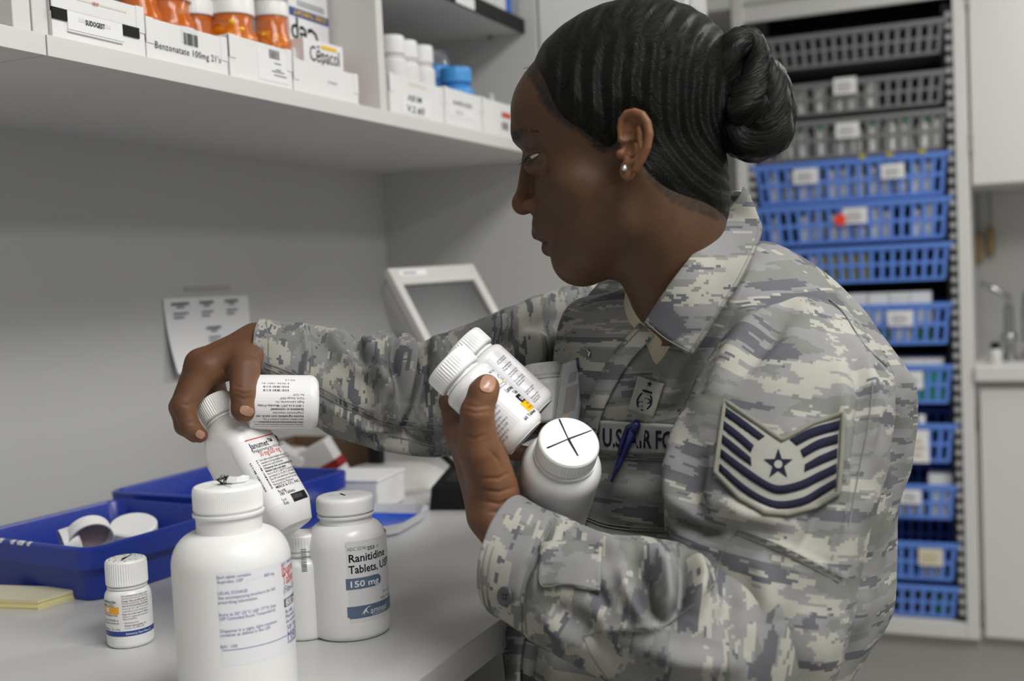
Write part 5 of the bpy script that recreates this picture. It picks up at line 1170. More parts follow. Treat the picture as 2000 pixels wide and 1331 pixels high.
# torso, arms and legs under the clothes
pel = P(1380, 1330, 1.16); CX, CY = pel[0], pel[1]
def W(px, py, d): return P(px, py, d)
def core(p):
    d = con(p, W(1345, 640, 1.10), W(1390, 760, 1.14), .065, .10)
    d = smin(d, con(p, W(1400, 800, 1.15), (CX, CY, .98), .11, .11), .05)
    ll = iv(.5, 0, -.86)
    for s_ in (1, -1):
        hp = np.array([CX, CY, .92])+ll*s_*.08; kn = np.array([hp[0], hp[1], .5]); an = np.array([hp[0]+.01, hp[1]+.02, .11])
        d = smin(d, chain(p, [(hp, .075), (kn, .055), (an, .038)]), .03)
    d = smin(d, chain(p, [(W(1580, 760, 1.03), .045), (W(1530, 1170, .95), .038), (W(1090, 1120, .945), .023)]), .02)
    d = smin(d, chain(p, [(W(1225, 700, 1.30), .042), (W(900, 780, 1.21), .036), (W(640, 735, 1.147), .022)]), .02)
    return d
lo = np.minimum(P(600, 600, 1.1), (CX-.3, CY-.3, .06)); lo[2] = .06
BV, BQ = sdf_mesh(core, (-.75, .55, .05), (CX+.3, CY+.45, 1.36), .007)
HW = H2W(HV); 
# head frame is left-handed against the world: keep faces outward
fcen = HW[HQ].mean(1); nrm_ = np.cross(HW[HQ[:, 2]]-HW[HQ[:, 0]], HW[HQ[:, 3]]-HW[HQ[:, 1]])
if (nrm_*(fcen-HW.mean(0))).sum() < 0: HQ = HQ[:, ::-1].copy()
off1 = len(HW); off2 = off1+len(RV); off3 = off2+len(LV)
AV = np.concatenate([HW, RV, LV, BV]); AQ = np.concatenate([HQ, RQ+off1, LQ+off2, BQ+off3]); AC = np.concatenate([HC, RC_, LC_, np.tile([.12, .053, .027], (len(BV), 1))])
PER = empty('person', (0, 0, 0), label='person in grey pixelled camouflage uniform sorting pill bottles, hair in a low bun', cat='person')
BODY = mesh('body', AV, AQ, SKIN, PER, True, cols=AC)
HSURF = Surf(np.concatenate([RV, LV]), np.concatenate([RQ, LQ+len(RV)]), 2)
NAIL = mat('fingernail', (.40, .22, .15), .28, spec=.5)
def nail(cx, cy, rx, ry, ang):
    ca, sa = math.cos(ang), math.sin(ang); V = [(cx, cy)]; Fc = []
    for k, rr in enumerate((.35, .7, 1)):
        for i in range(20): a = 2*math.pi*i/20; x, y = rx*rr*math.copysign(abs(math.cos(a))**.75, math.cos(a)), ry*rr*math.copysign(abs(math.sin(a))**.75, math.sin(a)); V.append((cx+x*ca-y*sa, cy+x*sa+y*ca))
    Fc = [(0, 1+i, 1+(i+1) % 20) for i in range(20)]+[(1+20*k+i, 21+20*k+i, 21+20*k+(i+1) % 20, 1+20*k+(i+1) % 20) for k in range(2) for i in range(20)]
    o = drape('fingernail', V, Fc, HSURF, .0008, NAIL, BODY, r=1)
nail(953, 750, 15, 17, .25); nail(482, 803, 14, 9.5, .3); nail(391, 849, 9, 8, .6)

# eyes, lashes, brows
for s_ in (1, -1):
    c_ = EYE.copy(); c_[2] *= s_; ctr_ = H2W([c_])[0]; r_ = (EYE_R)*HK; g = H2W([c_+np.array([-.8, .4, .8*s_])])[0]-ctr_; g /= np.linalg.norm(g)
    V = []; nU, nV = 28, 20; fr_ = np.array(frame(ctr_, g, (0.01, .02, 1)))[:3, :3]
    for i in range(nV+1):
        t = math.pi*i/nV
        for j in range(nU): a = 2*math.pi*j/nU; V.append(ctr_+fr_@np.array([math.sin(t)*math.cos(a), math.sin(t)*math.sin(a), math.cos(t)])*r_)
    Fq = np.array([(i*nU+j, (i+1)*nU+j, (i+1)*nU+(j+1) % nU, i*nU+(j+1) % nU) for i in range(nV) for j in range(nU)])
    o = mesh('eyeball', V, Fq, [mat('eye_white', (.24, .225, .21), .2), mat('dark_iris', (.012, .007, .005), .15)], BODY, True)
    o.data.polygons.foreach_set('material_index', [1 if i//nU < 4 else 0 for i in range(len(Fq))])
FS = Surf(HW, HQ, 2)
def strand_mesh(name, strands, rad, m, parent, n=3):
    mb = MB()
    for s_ in strands: mb.tube(s_, [rad*(1-.75*i/(len(s_)-1)) for i in range(len(s_))], n, cap=False)
    o = mb.build(name, m, parent, smooth=True); o['kind'] = 'stuff'; return o
FUZZ = mat('fine_hair', (.006, .005, .005), .5)
ls = []
for t in np.linspace(0, 1, 26):
    x, y = 1057-38*t, 301+16*t+2*math.sin(t*3); p0 = FS.p(x, y, .0006, 1); ls.append([p0, p0+(-rt*.6-up*.55-fw*.5)*.0022, p0+(-rt*1.2-up*.75-fw*.7)*.0042*(.6+.5*t)])
strand_mesh('eyelashes', ls, .00016, FUZZ, BODY)
bs = []; rr = random.Random(4)
for k in range(300):
    t = rr.random()**1.4; x = 1001+50*t; y = 268-12*math.sin(min(1, t*1.3)*1.6)+(rr.random()-.5)*(16*(1-t)+4); p0 = FS.p(x, y, .0001, 1); bs.append([p0, p0+(rt*.75+up*(.5-.9*t))*.0028-fw*.0006, p0+(rt*1.5+up*(.5-1.3*t))*.005-fw*.0002])
strand_mesh('eyebrow', bs, .00018, FUZZ, BODY)
st_ = empty('tmp'); bpy.data.objects.remove(st_)
ep = FS.p(1220, 329, .0012, 1); m = MB()
v = []; nS = 10
for i in range(6): t = math.pi*i/5; v += [ep+(rt*math.cos(a)*math.sin(t)+up*math.sin(a)*math.sin(t)-fw*math.cos(t))*.0019 for a in np.linspace(0, 2*math.pi, nS, endpoint=False)]
m.add(v, [(i*nS+j, i*nS+(j+1) % nS, (i+1)*nS+(j+1) % nS, (i+1)*nS+j) for i in range(5) for j in range(nS)]); m.build('stud_earring', mat('crystal', (.85, .86, .88), .08, metal=.6), PER)
m = MB(); m.tube([ep+(rt*math.cos(a)+up*math.sin(a))*.0021+fw*.0002 for a in np.linspace(0, 2*math.pi, 16, endpoint=False)], .0004, 6, closed=True); m.build('earring_setting', CHROME, PER.children[-1])

# ------------------------------------------------------------------ hair
BUNC = L(1440, 185, 10)
def hair_sdf(p):
    q = ab(p.astype(np.float32)); base = smin(skull(q), con(p, L(1312, 360, -5), L(1336, 560, -60), 99, 98), 60); base = smin(base, con(p, L(1262, 352, 96), L(1300, 560, 0), 40, 60), 60)
    mid = np.clip(1-q[:, 2]/110, 0, 1)                                                      # hairline runs further forward at the middle
    ins = -poly_sd(q[:, :2]-np.stack([-10*mid, 0*mid], 1), HLL)
    r_ = np.linalg.norm(p-np.float32(BUNC), axis=1); an = np.arctan2(p[:, 1]-BUNC[1], p[:, 2]+.3*(p[:, 0]-BUNC[0]))
    wob = vnoise(np.stack([r_/60, an*3, p[:, 1]/120], 1), 5)
    wave = (1.05*np.sin(r_/4.6+3.8*wob+1.2*np.sin(an*5))*np.clip((r_-60)/80, 0, 1)*np.clip((ins-12)/40, 0, 1)*np.clip((330-r_)/60, .25, 1)).astype(np.float32)
    t = np.clip(ins*.26-.3, -6, 11)+wave
    return base-t.astype(np.float32)
GV, GQ = sdf_mesh(hair_sdf, (960, -60, -200), (1490, 430, 206), 2.6)
G2 = GV-BUNC; rr_ = np.linalg.norm(G2, axis=1); ang_ = np.arctan2(G2[:, 1], np.abs(G2[:, 2])+.25*rr_); sgn = np.where(G2[:, 2] < 0, 3, 0)
GUV = np.stack([ang_*.11+sgn+.006*np.sin(rr_/4.6), rr_*HK], 1)
GW = H2W(GV); nrm_ = np.cross(GW[GQ[:, 2]]-GW[GQ[:, 0]], GW[GQ[:, 3]]-GW[GQ[:, 1]]); GQ = GQ[:, ::-1].copy() if (nrm_*(GW[GQ].mean(1)-GW.mean(0))).sum() < 0 else GQ
HR = mesh('hair', GW, GQ, HAIR, PER, True, uv=GUV)
def lock(name, pts, twist=3.0, n=90, m=26, seed=1):
    """a rolled rope of hair; pts rows (px, py, s, radius)"""
    K = crom(np.array([[*L(x, y, s_), r_] for x, y, s_, r_ in pts]), n); V = []; UV = []
    a = np.array([0, 0, 1.]); sl = 0
    for i in range(n):
        t = K[min(i+1, n-1), :3]-K[max(i-1, 0), :3]; t /= np.linalg.norm(t)+1e-9; a = a-t*(a@t); a /= np.linalg.norm(a)+1e-9; b = np.cross(t, a); sl += np.linalg.norm(K[i, :3]-K[max(i-1, 0), :3])
        for j in range(m+1):
            th = 2*math.pi*j/m; ph = th+twist*i/n; R_ = K[i, 3]*(1+.07*math.sin(3*ph+seed)+.045*math.sin(7*ph+2*seed)+.025*math.sin(13*ph+i*.13)); e_ = min(1, i/6, (n-1-i)/6)**.5
            V.append(K[i, :3]+(a*math.cos(th)+b*math.sin(th))*R_*max(e_, .05)); UV.append((ph*K[i, 3]*HK*.5, sl*HK))
    V = H2W(np.array(V)); Q = np.array([(i*(m+1)+j, (i+1)*(m+1)+j, (i+1)*(m+1)+j+1, i*(m+1)+j+1) for i in range(n-1) for j in range(m)])
    return mesh(name, V, Q, HAIR, HR, True, uv=UV)
lock('bun_roll', [(1470, 120, 5, 20), (1497, 150, 15, 34), (1506, 205, 22, 38), (1496, 258, 25, 44), (1462, 272, 25, 40), (1430, 250, 20, 38), (1412, 200, 10, 30)], 5, seed=2)
lock('bun_roll', [(1402, 190, 30, 26), (1412, 140, 45, 34), (1436, 92, 42, 30), (1464, 84, 28, 27), (1478, 115, 30, 27), (1470, 165, 42, 30), (1448, 210, 48, 34), (1418, 220, 40, 30)], 6, seed=5)
lock('bun_roll', [(1450, 150, 10, 40), (1462, 210, 20, 52), (1450, 250, 5, 40)], 3, seed=8)
lock('bun_roll', [(1480, 130, -50, 26), (1515, 180, -40, 34), (1512, 250, -35, 38), (1470, 285, -30, 34), (1420, 260, -30, 30)], 4, seed=9)
# loose flyaway hairs along the outline, hairline and nape
fl = []; rr = random.Random(11)
def fly(px, py, s_, dx, dy, L_, curl, nseg=6):
    p0 = H2W([L(px, py, s_)])[0]; out = [p0]; d = rt*dx-up*dy; nn = math.hypot(dx, dy) or 1; d = d/nn; sd = np.cross(d, fw)
    ph = rr.random()*6
    for i in range(1, nseg+1): out.append(out[-1]+(d+sd*curl*math.sin(ph+i*1.1)-fw*.3*math.cos(ph+i*1.4)*curl)*L_/nseg)
    fl.append(out)
OUT = [(1040, 140), (1068, 110), (1100, 75), (1145, 40), (1200, 14), (1260, 4), (1320, 8), (1370, 30), (1410, 62), (1435, 58), (1462, 56), (1488, 78), (1512, 130), (1530, 180), (1536, 230), (1528, 275), (1500, 305), (1470, 312), (1440, 305)]
oc = crom(np.array(OUT, float), 260)
for k in range(240):
    x, y = oc[rr.randrange(260)]; cx, cy = 1270, 200; a = math.atan2(y-cy, x-cx)+rr.uniform(-1.1, 1.1); fly(x-6*math.cos(a), y-6*math.sin(a), rr.uniform(-20, 30), math.cos(a), math.sin(a), rr.uniform(.003, .012), rr.uniform(.3, 1.3))
for k in range(520):
    t = rr.random(); q_ = crom(np.array(HLINE[:7], float), 60)[rr.randrange(60)]; p0 = FS.p(q_[0]-rr.uniform(-6, 8), q_[1]+rr.uniform(-6, 8), .0003, 1); d = rt*.8+up*rr.uniform(-.1, .5); L_ = rr.uniform(.006, .014)
    fl.append([p0, p0+d*L_*.5-fw*.0008, p0+d*L_-fw*.0016])
strand_mesh('loose_hairs', fl, .00011, FUZZ, HR)
# ------------------------------------------------------------------ uniform
def sil_loft(sl, nv, nu, closed_uv=0):
    """tube through slices (ax, ay, bx, by, depth, half_thickness[, mx, my]): A and B are the seen edges"""
    K = crom(np.array([list(s_)+[0, 0] if len(s_) == 6 else list(s_) for s_ in sl], float), nv); V = np.zeros((nv, nu+1, 3)); UV = np.zeros((nv, nu+1, 2)); L_ = 0; pc = None
    for i, (ax_, ay, bx, by, d, th, mx_, my) in enumerate(K):
        A, B = P(ax_, ay, d), P(bx, by, d); c_ = (A+B)/2; mj = (A-B)/2; mn = -fw*th+(rt*mx_-up*my)*d/F
        if pc is not None: L_ += np.linalg.norm(c_-pc)
        pc = c_; R_ = (np.linalg.norm(mj)+th)/2
        for j in range(nu+1):
            a = 2*math.pi*j/nu-math.pi/2; V[i, j] = c_+mj*math.cos(a)+mn*math.sin(a); UV[i, j] = (a*.075, L_)
    Q = np.array([(i*(nu+1)+j, i*(nu+1)+j+1, (i+1)*(nu+1)+j+1, (i+1)*(nu+1)+j) for i in range(nv-1) for j in range(nu)])
    return V.reshape(-1, 3), Q, UV.reshape(-1, 2)
def outward(V, Q):
    n_ = np.cross(V[Q[:, 2]]-V[Q[:, 0]], V[Q[:, 3]]-V[Q[:, 1]]); return Q
def folds(V, Q, sign, items, noise=(.0016, 28), seed=1):
    """raise ridges / press grooves along pixel polylines on the camera-facing side, plus soft rumpling"""
    N_ = vnormals(V, Q)*sign; pr = proj(V); face = np.clip(-(N_@fw)*2.2+.25, 0, 1); V = V.copy(); D = np.zeros(len(V))
    for pl, w_, amp in items:
        d, t = line_d(pr[:, :2], pl); D += amp*np.exp(-(d/w_)**2)*np.sin(np.pi*np.clip(t, .03, .97))**.6
    D *= face
    a, s_ = noise; D += a*vnoise(V*s_, seed)+a*.6*vnoise(V*s_*2.3, seed+7)
    return V+N_*D[:, None]
def facing_sign(V, Q):
    n_ = vnormals(V, Q); c_ = V.mean(0); return 1 if ((V-c_)*n_).sum() > 0 else -1
JK = empty('tmp'); bpy.data.objects.remove(JK)
# coat body
TS = [(1236, 572, 1466, 470, 1.13, .055), (1175, 574, 1520, 484, 1.13, .10), (1122, 590, 1606, 545, 1.14, .150), (1092, 640, 1690, 640, 1.15, .178), (1082, 720, 1768, 752, 1.155, .185), (1092, 850, 1762, 870, 1.155, .165), (1075, 1000, 1738, 1010, 1.155, .165), (1030, 1140, 1722, 1180, 1.155, .165), (1000, 1260, 1660, 1290, 1.155, .16), (990, 1400, 1640, 1400, 1.155, .16), (985, 1640, 1650, 1640, 1.155, .165), (980, 1860, 1660, 1860, 1.155, .17)]
V, Q, UV = sil_loft(TS, 200, 220); sg_ = facing_sign(V, Q)
V = folds(V, Q, sg_, [(p_, w_, a_*1.4) for p_, w_, a_ in [([(1230, 700), (1190, 800), (1170, 900)], 22, .006), ([(1300, 660), (1250, 760), (1215, 860)], 24, -.005), ([(1400, 600), (1340, 700), (1290, 800), (1270, 900)], 26, .010), ([(1440, 590), (1380, 700), (1330, 800)], 18, -.009), ([(1480, 600), (1420, 700)], 16, .008), ([(1180, 930), (1250, 960), (1320, 955)], 30, .006), ([(1140, 1010), (1230, 1040), (1320, 1040)], 16, -.005), ([(1720, 800), (1715, 950), (1700, 1100)], 22, .006), ([(1750, 800), (1735, 900)], 12, -.004), ([(1690, 1150), (1660, 1240)], 20, .006), ([(1040, 1240), (1030, 1320)], 10, -.008), ([(1100, 1270), (1090, 1340)], 24, .008)]], (.0028, 20), 3)
if sg_ < 0: Q = Q[:, ::-1].copy()
COAT = mesh('jacket', V, Q, CAMO, PER, True, uv=UV); s_ = COAT.modifiers.new('s', 'SOLIDIFY'); s_.thickness = .0015; s_.offset = -1
TSURF = Surf(V, Q, 4)
# far (right) sleeve, reaching over the worktop
RS = [(511, 623, 516, 741, 1.118, .031, -5, 0), (548, 627, 540, 768, 1.13, .036, -5, 0), (592, 632, 580, 806, 1.14, .040), (640, 639, 628, 842, 1.147, .044), (676, 646, 664, 858, 1.151, .046), (703, 665, 698, 868, 1.155, .048), (742, 648, 735, 876, 1.16, .05), (788, 651, 780, 886, 1.168, .053), (820, 668, 820, 893, 1.178, .056), (866, 650, 880, 893, 1.19, .061), (960, 616, 985, 880, 1.22, .066), (1050, 579, 1080, 840, 1.26, .07), (1130, 557, 1160, 810, 1.30, .075), (1215, 560, 1240, 780, 1.33, .07)]
V, Q, UV = sil_loft(RS, 210, 150); sg_ = facing_sign(V, Q)
V = folds(V, Q, sg_, [(p_, w_, a_*1.7) for p_, w_, a_ in [([(592, 632), (600, 690), (590, 745)], 7, .0022), ([(640, 650), (665, 690), (700, 720), (740, 730)], 13, .006), ([(660, 640), (690, 670), (712, 720), (715, 790)], 13, -.006), ([(700, 655), (735, 690), (750, 760), (745, 830)], 14, .008), ([(765, 655), (770, 700), (775, 780)], 11, -.007), ([(795, 650), (800, 700), (795, 790)], 13, .008), ([(828, 660), (830, 720), (815, 800), (790, 850)], 12, -.009), ([(850, 655), (860, 720), (850, 800)], 13, .007), ([(620, 770), (690, 810), (770, 840), (850, 850)], 10, -.004), ([(640, 790), (720, 835), (800, 862)], 12, .005), ([(690, 850), (760, 850), (830, 868), (885, 855)], 9, -.005), ([(720, 866), (790, 872), (860, 884)], 9, .005), ([(930, 650), (1000, 620), (1080, 590)], 16, .006), ([(940, 680), (1020, 650), (1100, 610)], 16, -.006), ([(990, 640), (1040, 660), (1060, 720)], 18, .007), ([(1100, 600), (1110, 660), (1090, 720)], 16, -.007), ([(730, 740), (760, 745), (765, 780)], 12, .006)]], (.0018, 30), 5)
if sg_ < 0: Q = Q[:, ::-1].copy()
RSL = mesh('sleeve', V, Q, CAMO, PER, True, uv=UV+np.array([3.3, 1.2])); s_ = RSL.modifiers.new('s', 'SOLIDIFY'); s_.thickness = .002; s_.offset = -1
RSURF = Surf(V, Q, 4)
# near (left) sleeve: upper arm and forearm
US = [(1505, 552, 1592, 560, 1.075, .03), (1452, 592, 1668, 640, 1.04, .075), (1390, 690, 1728, 742, 1.0, .098), (1330, 810, 1722, 868, .972, .102), (1296, 940, 1692, 1000, .95, .098), (1300, 1060, 1664, 1130, .937, .092), (1330, 1190, 1652, 1230, .93, .088), (1370, 1300, 1620, 1310, .93, .07), (1420, 1350, 1560, 1360, .93, .03)]
V1, Q1, UV1 = sil_loft(US, 170, 150); s1 = facing_sign(V1, Q1)
V1 = folds(V1, Q1, s1, [(p_, w_, a_*1.5) for p_, w_, a_ in [([(1500, 600), (1440, 690), (1390, 790)], 26, .008), ([(1540, 620), (1470, 700), (1410, 770)], 16, -.005), ([(1660, 680), (1690, 780), (1680, 900), (1660, 1020)], 11, -.006), ([(1690, 700), (1706, 790), (1695, 880)], 10, .006), ([(1640, 720), (1650, 850), (1640, 980), (1620, 1080)], 14, .006), ([(1610, 950), (1590, 1040), (1560, 1090)], 14, -.005), ([(1320, 830), (1310, 930), (1330, 1010)], 18, .010), ([(1370, 880), (1350, 960), (1375, 1030)], 16, -.008), ([(1400, 980), (1460, 1010), (1540, 1020)], 20, .007), ([(1300, 1000), (1360, 1040), (1420, 1040)], 14, -.010), ([(1440, 1030), (1540, 1075), (1650, 1130)], 6, .003), ([(1480, 1080), (1500, 1180), (1470, 1270)], 26, .006)]], (.0026, 22), 9)
FS_ = [(1648, 1150, 1560, 1345, .945, .03), (1600, 1120, 1530, 1400, .93, .062), (1500, 1085, 1450, 1425, .912, .078), (1400, 1066, 1370, 1405, .902, .08), (1300, 1056, 1260, 1360, .90, .077), (1200, 1046, 1150, 1310, .906, .069), (1120, 1022, 1068, 1262, .918, .06, -6, 4), (1066, 998, 1015, 1226, .934, .054, -24, 4), (1008, 968, 982, 1194, .952, .050, -58, 4)]
V2, Q2, UV2 = sil_loft(FS_, 190, 160); s2_ = facing_sign(V2, Q2)
V2 = folds(V2, Q2, s2_, [(p_, w_, a_*1.35) for p_, w_, a_ in [([(1075, 1018), (1030, 1110), (1015, 1190), (1022, 1240)], 7, -.004), ([(1092, 1030), (1052, 1120), (1040, 1200)], 9, .003), ([(1130, 1030), (1200, 1075), (1280, 1090), (1330, 1060)], 16, .007), ([(1235, 1085), (1260, 1120), (1265, 1180), (1300, 1220)], 13, -.013), ([(1282, 1085), (1300, 1115), (1308, 1175), (1290, 1215)], 14, .011), ([(1330, 1085), (1335, 1125), (1330, 1180), (1300, 1230)], 11, -.013), ([(1360, 1080), (1372, 1140), (1350, 1210)], 15, .010), ([(1210, 1110), (1230, 1170), (1265, 1220)], 14, .008), ([(1140, 1240), (1220, 1228), (1300, 1225), (1380, 1150)], 6, .003), ([(1080, 1180), (1140, 1220), (1200, 1290)], 18, -.006), ([(1060, 1200), (1100, 1240), (1150, 1270)], 16, .005), ([(1160, 1140), (1190, 1200)], 14, -.005), ([(1400, 1100), (1430, 1180), (1400, 1260)], 20, -.006), ([(1240, 1260), (1330, 1290), (1440, 1300)], 22, .007), ([(1200, 1300), (1300, 1320)], 16, -.005), ([(1500, 1120), (1510, 1220)], 22, .006)]], (.0018, 26), 12)
if s1 < 0: Q1 = Q1[:, ::-1].copy()
if s2_ < 0: Q2 = Q2[:, ::-1].copy()
V = np.concatenate([V1, V2]); Q = np.concatenate([Q1, Q2+len(V1)]); UV = np.concatenate([UV1+np.array([7.1, .4]), UV2+np.array([9.6, 2.3])])
LSL = mesh('sleeve', V, Q, CAMO, PER, True, uv=UV); s_ = LSL.modifiers.new('s', 'SOLIDIFY'); s_.thickness = .002; s_.offset = -1
LSURF = Surf(V, Q, 4)
# seams and stitching
for pl in ([(1442, 541), (1475, 565), (1508, 593), (1550, 578), (1593, 571), (1644, 607), (1688, 674), (1733, 716)],): seam('seam', pl, Surf(np.concatenate([V, np.array(COAT.data.vertices[0].co)[None]]), Q, 2) if 0 else LSURF, SEAM, LSL, .0009)
for pl in ([(1705, 745), (1696, 830), (1676, 930), (1656, 1040)], [(1440, 1032), (1500, 1056), (1560, 1084), (1650, 1131)], [(1437, 1042), (1497, 1066), (1557, 1094), (1640, 1138)], [(1440, 1032), (1408, 1090), (1396, 1140)], [(1138, 1243), (1200, 1232), (1280, 1230), (1345, 1190), (1396, 1140)], [(1138, 1243), (1160, 1290), (1190, 1331)], [(1076, 1014), (1040, 1090), (1018, 1160), (1020, 1236)], [(1082, 1018), (1047, 1094), (1025, 1164), (1028, 1240)]): seam('seam', pl, LSURF, SEAM, LSL, .0006)
for pl in ([(596, 634), (602, 690), (590, 748)], [(604, 636), (610, 690), (600, 752)], [(520, 628), (524, 680), (520, 738)], [(516, 718), (590, 750), (680, 800), (770, 830), (880, 845)], [(516, 708), (590, 738), (680, 786), (770, 818), (870, 832)], [(700, 868), (730, 846), (790, 858), (850, 872), (888, 858)]): seam('seam', pl, RSURF, SEAM, RSL, .0006)
g2 = V2.reshape(190, 161, 3); n2 = (vnormals(V2, Q2)).reshape(190, 161, 3)
for row in (186, 183): MB().tube([g2[row, j]+n2[row, j]*.0006 for j in range(70, 152, 2)], .0005, 6).build('seam', SEAM, LSL, smooth=True)
# cuff tab and button
A = [(1056, 1062), (1110, 1056), (1176, 1062)]; B = [(1052, 1146), (1110, 1146), (1172, 1158)]
v2, f2 = strip2(A, B, 24, 12); tb = drape('cuff_tab', v2, f2, LSURF, .0022, CAMO, LSL, 3, th=.002, uvs=[(x/F+5.2, -y/F+.9) for x, y in v2])
seam('seam', [(1060, 1066), (1056, 1142), (1110, 1141), (1168, 1152)], LSURF, SEAM, tb, .0005, .0036)
bp_ = LSURF.p(986, 1166, .002, 4); BM = frame(bp_, -fw*.75-rt*.65+up*.1, up)
e_ = MB().lathe([(0, .0005), (.0035, .0005), (.0045, .0014), (.0068, .0016), (.0076, .0008), (.0076, 0), (0, 0)], 32); e_.v = [tuple(BM@Vector(p)) for p in e_.v]; bt = e_.build('button', mat('slate_button', (.045, .046, .052), .4), LSL, auto=.9)
hm = MB()
for a in range(4): c_ = (.0019*math.cos(a*math.pi/2+.78), .0019*math.sin(a*math.pi/2+.78)); hm.add([tuple(BM@Vector((c_[0]+.0009*math.cos(t), c_[1]+.0009*math.sin(t), .0007))) for t in np.linspace(0, 2*math.pi, 8, endpoint=False)], [tuple(range(8))])
hm.build('button_holes', BLACK, bt)
# rank patch
q = lambda x, y: (1350+x*.7365, 350+y*.737)
def qs(l): return [q(*p) for p in l]
rp = drape('rank_patch', *strip2(qs([(90, 588), (165, 640), (240, 692), (320, 648), (404, 620)]), qs([(64, 776), (130, 850), (205, 886), (300, 878), (390, 832)]), 40, 24), LSURF, .0016, SAND, LSL, 4, th=.0016)
bd = qs([(90, 588), (165, 640), (240, 692), (320, 648), (404, 620), (398, 740), (390, 832), (330, 868), (255, 888), (195, 884), (130, 846), (64, 776), (76, 690), (90, 588)])
bl_ = []
for i in range(len(bd)-1): bl_ += [tuple(np.array(bd[i])*(1-t)+np.array(bd[i+1])*t) for t in np.linspace(0, 1, 8, endpoint=False)]
MB().tube([LSURF.p(x, y, .0026, 4) for x, y in bl_], .0021, 7, closed=True).build('patch_border', PATCHB, rp, smooth=True)
def stripe(A, B, n=20, m=2): drape('chevron_stripe', *strip2(qs(A), qs(B), n, m), LSURF, .0029, NAVYT, rp, 4, th=.001)
for k, (ya, yb, yc, x1) in enumerate(((608, 628, 0, 0),)): pass
# three upper bars each side, then two full rockers below
stripe([(92, 606), (140, 640), (195, 682)], [(90, 628), (140, 664), (180, 692)]); stripe([(88, 642), (130, 674), (166, 706)], [(86, 664), (125, 695), (158, 724)]); stripe([(84, 678), (122, 708), (158, 738)], [(82, 700), (118, 730), (160, 760)])
stripe([(262, 690), (320, 660), (394, 640)], [(280, 706), (325, 684), (392, 664)]); stripe([(290, 718), (335, 692), (390, 676)], [(298, 738), (338, 716), (389, 700)]); stripe([(302, 756), (340, 734), (388, 714)], [(300, 776), (340, 758), (387, 738)])
stripe([(80, 716), (150, 768), (205, 804), (240, 812), (290, 800), (340, 776), (386, 754)], [(78, 738), (145, 790), (205, 826), (240, 834), (295, 822), (345, 798), (385, 778)], 40)
stripe([(76, 754), (140, 810), (200, 846), (245, 854), (300, 842), (345, 816), (384, 794)], [(74, 774), (135, 828), (200, 866), (245, 874), (305, 862), (350, 836), (383, 816)], 40)
sc_ = q(231, 756); th_ = np.linspace(0, 2*math.pi, 33)
V2_ = [sc_]+[(sc_[0]+(30 if i % 2 == 0 else 12)*math.sin(i*math.pi/5), sc_[1]-(30 if i % 2 == 0 else 12)*1.05*math.cos(i*math.pi/5)) for i in range(10)]
drape('star', V2_, [(0, 1+i, 1+(i+1) % 10) for i in range(10)], LSURF, .003, NAVYT, rp, 4)
V2_ = [sc_]+[(sc_[0]+8*math.cos(a), sc_[1]+8*math.sin(a)) for a in th_[:-1]]; drape('star_centre', V2_, [(0, 1+i, 1+(i+1) % 32) for i in range(32)], LSURF, .0036, SAND, rp, 4)

# collar, undershirt, front edge
def strip3(name, A, B, m_, parent, n=40, m=14, bulge=0, uvo=(0, 0), th=.0022):
    a, b = crom(np.array(A, float), n), crom(np.array(B, float), n); V = []; UV = []
    for i in range(n):
        for j in range(m+1):
            t = j/m; k = a[i]*(1-t)+b[i]*t; d = k[2]-bulge*math.sin(math.pi*t); V.append(P(k[0], k[1], d)); UV.append((uvo[0]+k[0]/F*1.05, uvo[1]-k[1]/F*1.05))
    Q = np.array([(i*(m+1)+j, (i+1)*(m+1)+j, (i+1)*(m+1)+j+1, i*(m+1)+j+1) for i in range(n-1) for j in range(m)])
    o = mesh(name, V, Q, m_, parent, True, uv=UV); s_ = o.modifiers.new('s', 'SOLIDIFY'); s_.thickness = th; s_.offset = 0; return o, np.array(V), Q
A = [(1452, 366, 1.06), (1440, 388, 1.03), (1405, 430, .985), (1352, 498, .955), (1305, 560, .95), (1258, 632, .965)]; B = [(1460, 375, 1.065), (1478, 420, 1.04), (1486, 458, 1.01), (1450, 540, .975), (1400, 620, .955), (1350, 697, .955)]
col1, cv, cq_ = strip3('collar', A, B, CAMO, COAT, bulge=.008, uvo=(1.7, 2.2)); CSURF = Surf(cv, cq_, 4)
for pl in ([(1474, 428), (1479, 458), (1443, 538), (1393, 618), (1347, 688)], [(1347, 688), (1300, 662), (1262, 630)]): seam('seam', pl, CSURF, SEAM, col1, .0005, .0018)
A = [(1236, 540, 1.13), (1226, 590, 1.085), (1208, 640, 1.06), (1188, 700, 1.05)]; B = [(1172, 552, 1.17), (1128, 606, 1.13), (1106, 648, 1.10), (1142, 716, 1.075)]
col2, cv, cq_ = strip3('collar', A, B, CAMO, COAT, bulge=.008, uvo=(4.1, 1.1)); C2 = Surf(cv, cq_, 4); seam('seam', [(1134, 612), (1114, 650), (1146, 706)], C2, SEAM, col2, .0005, .0018)
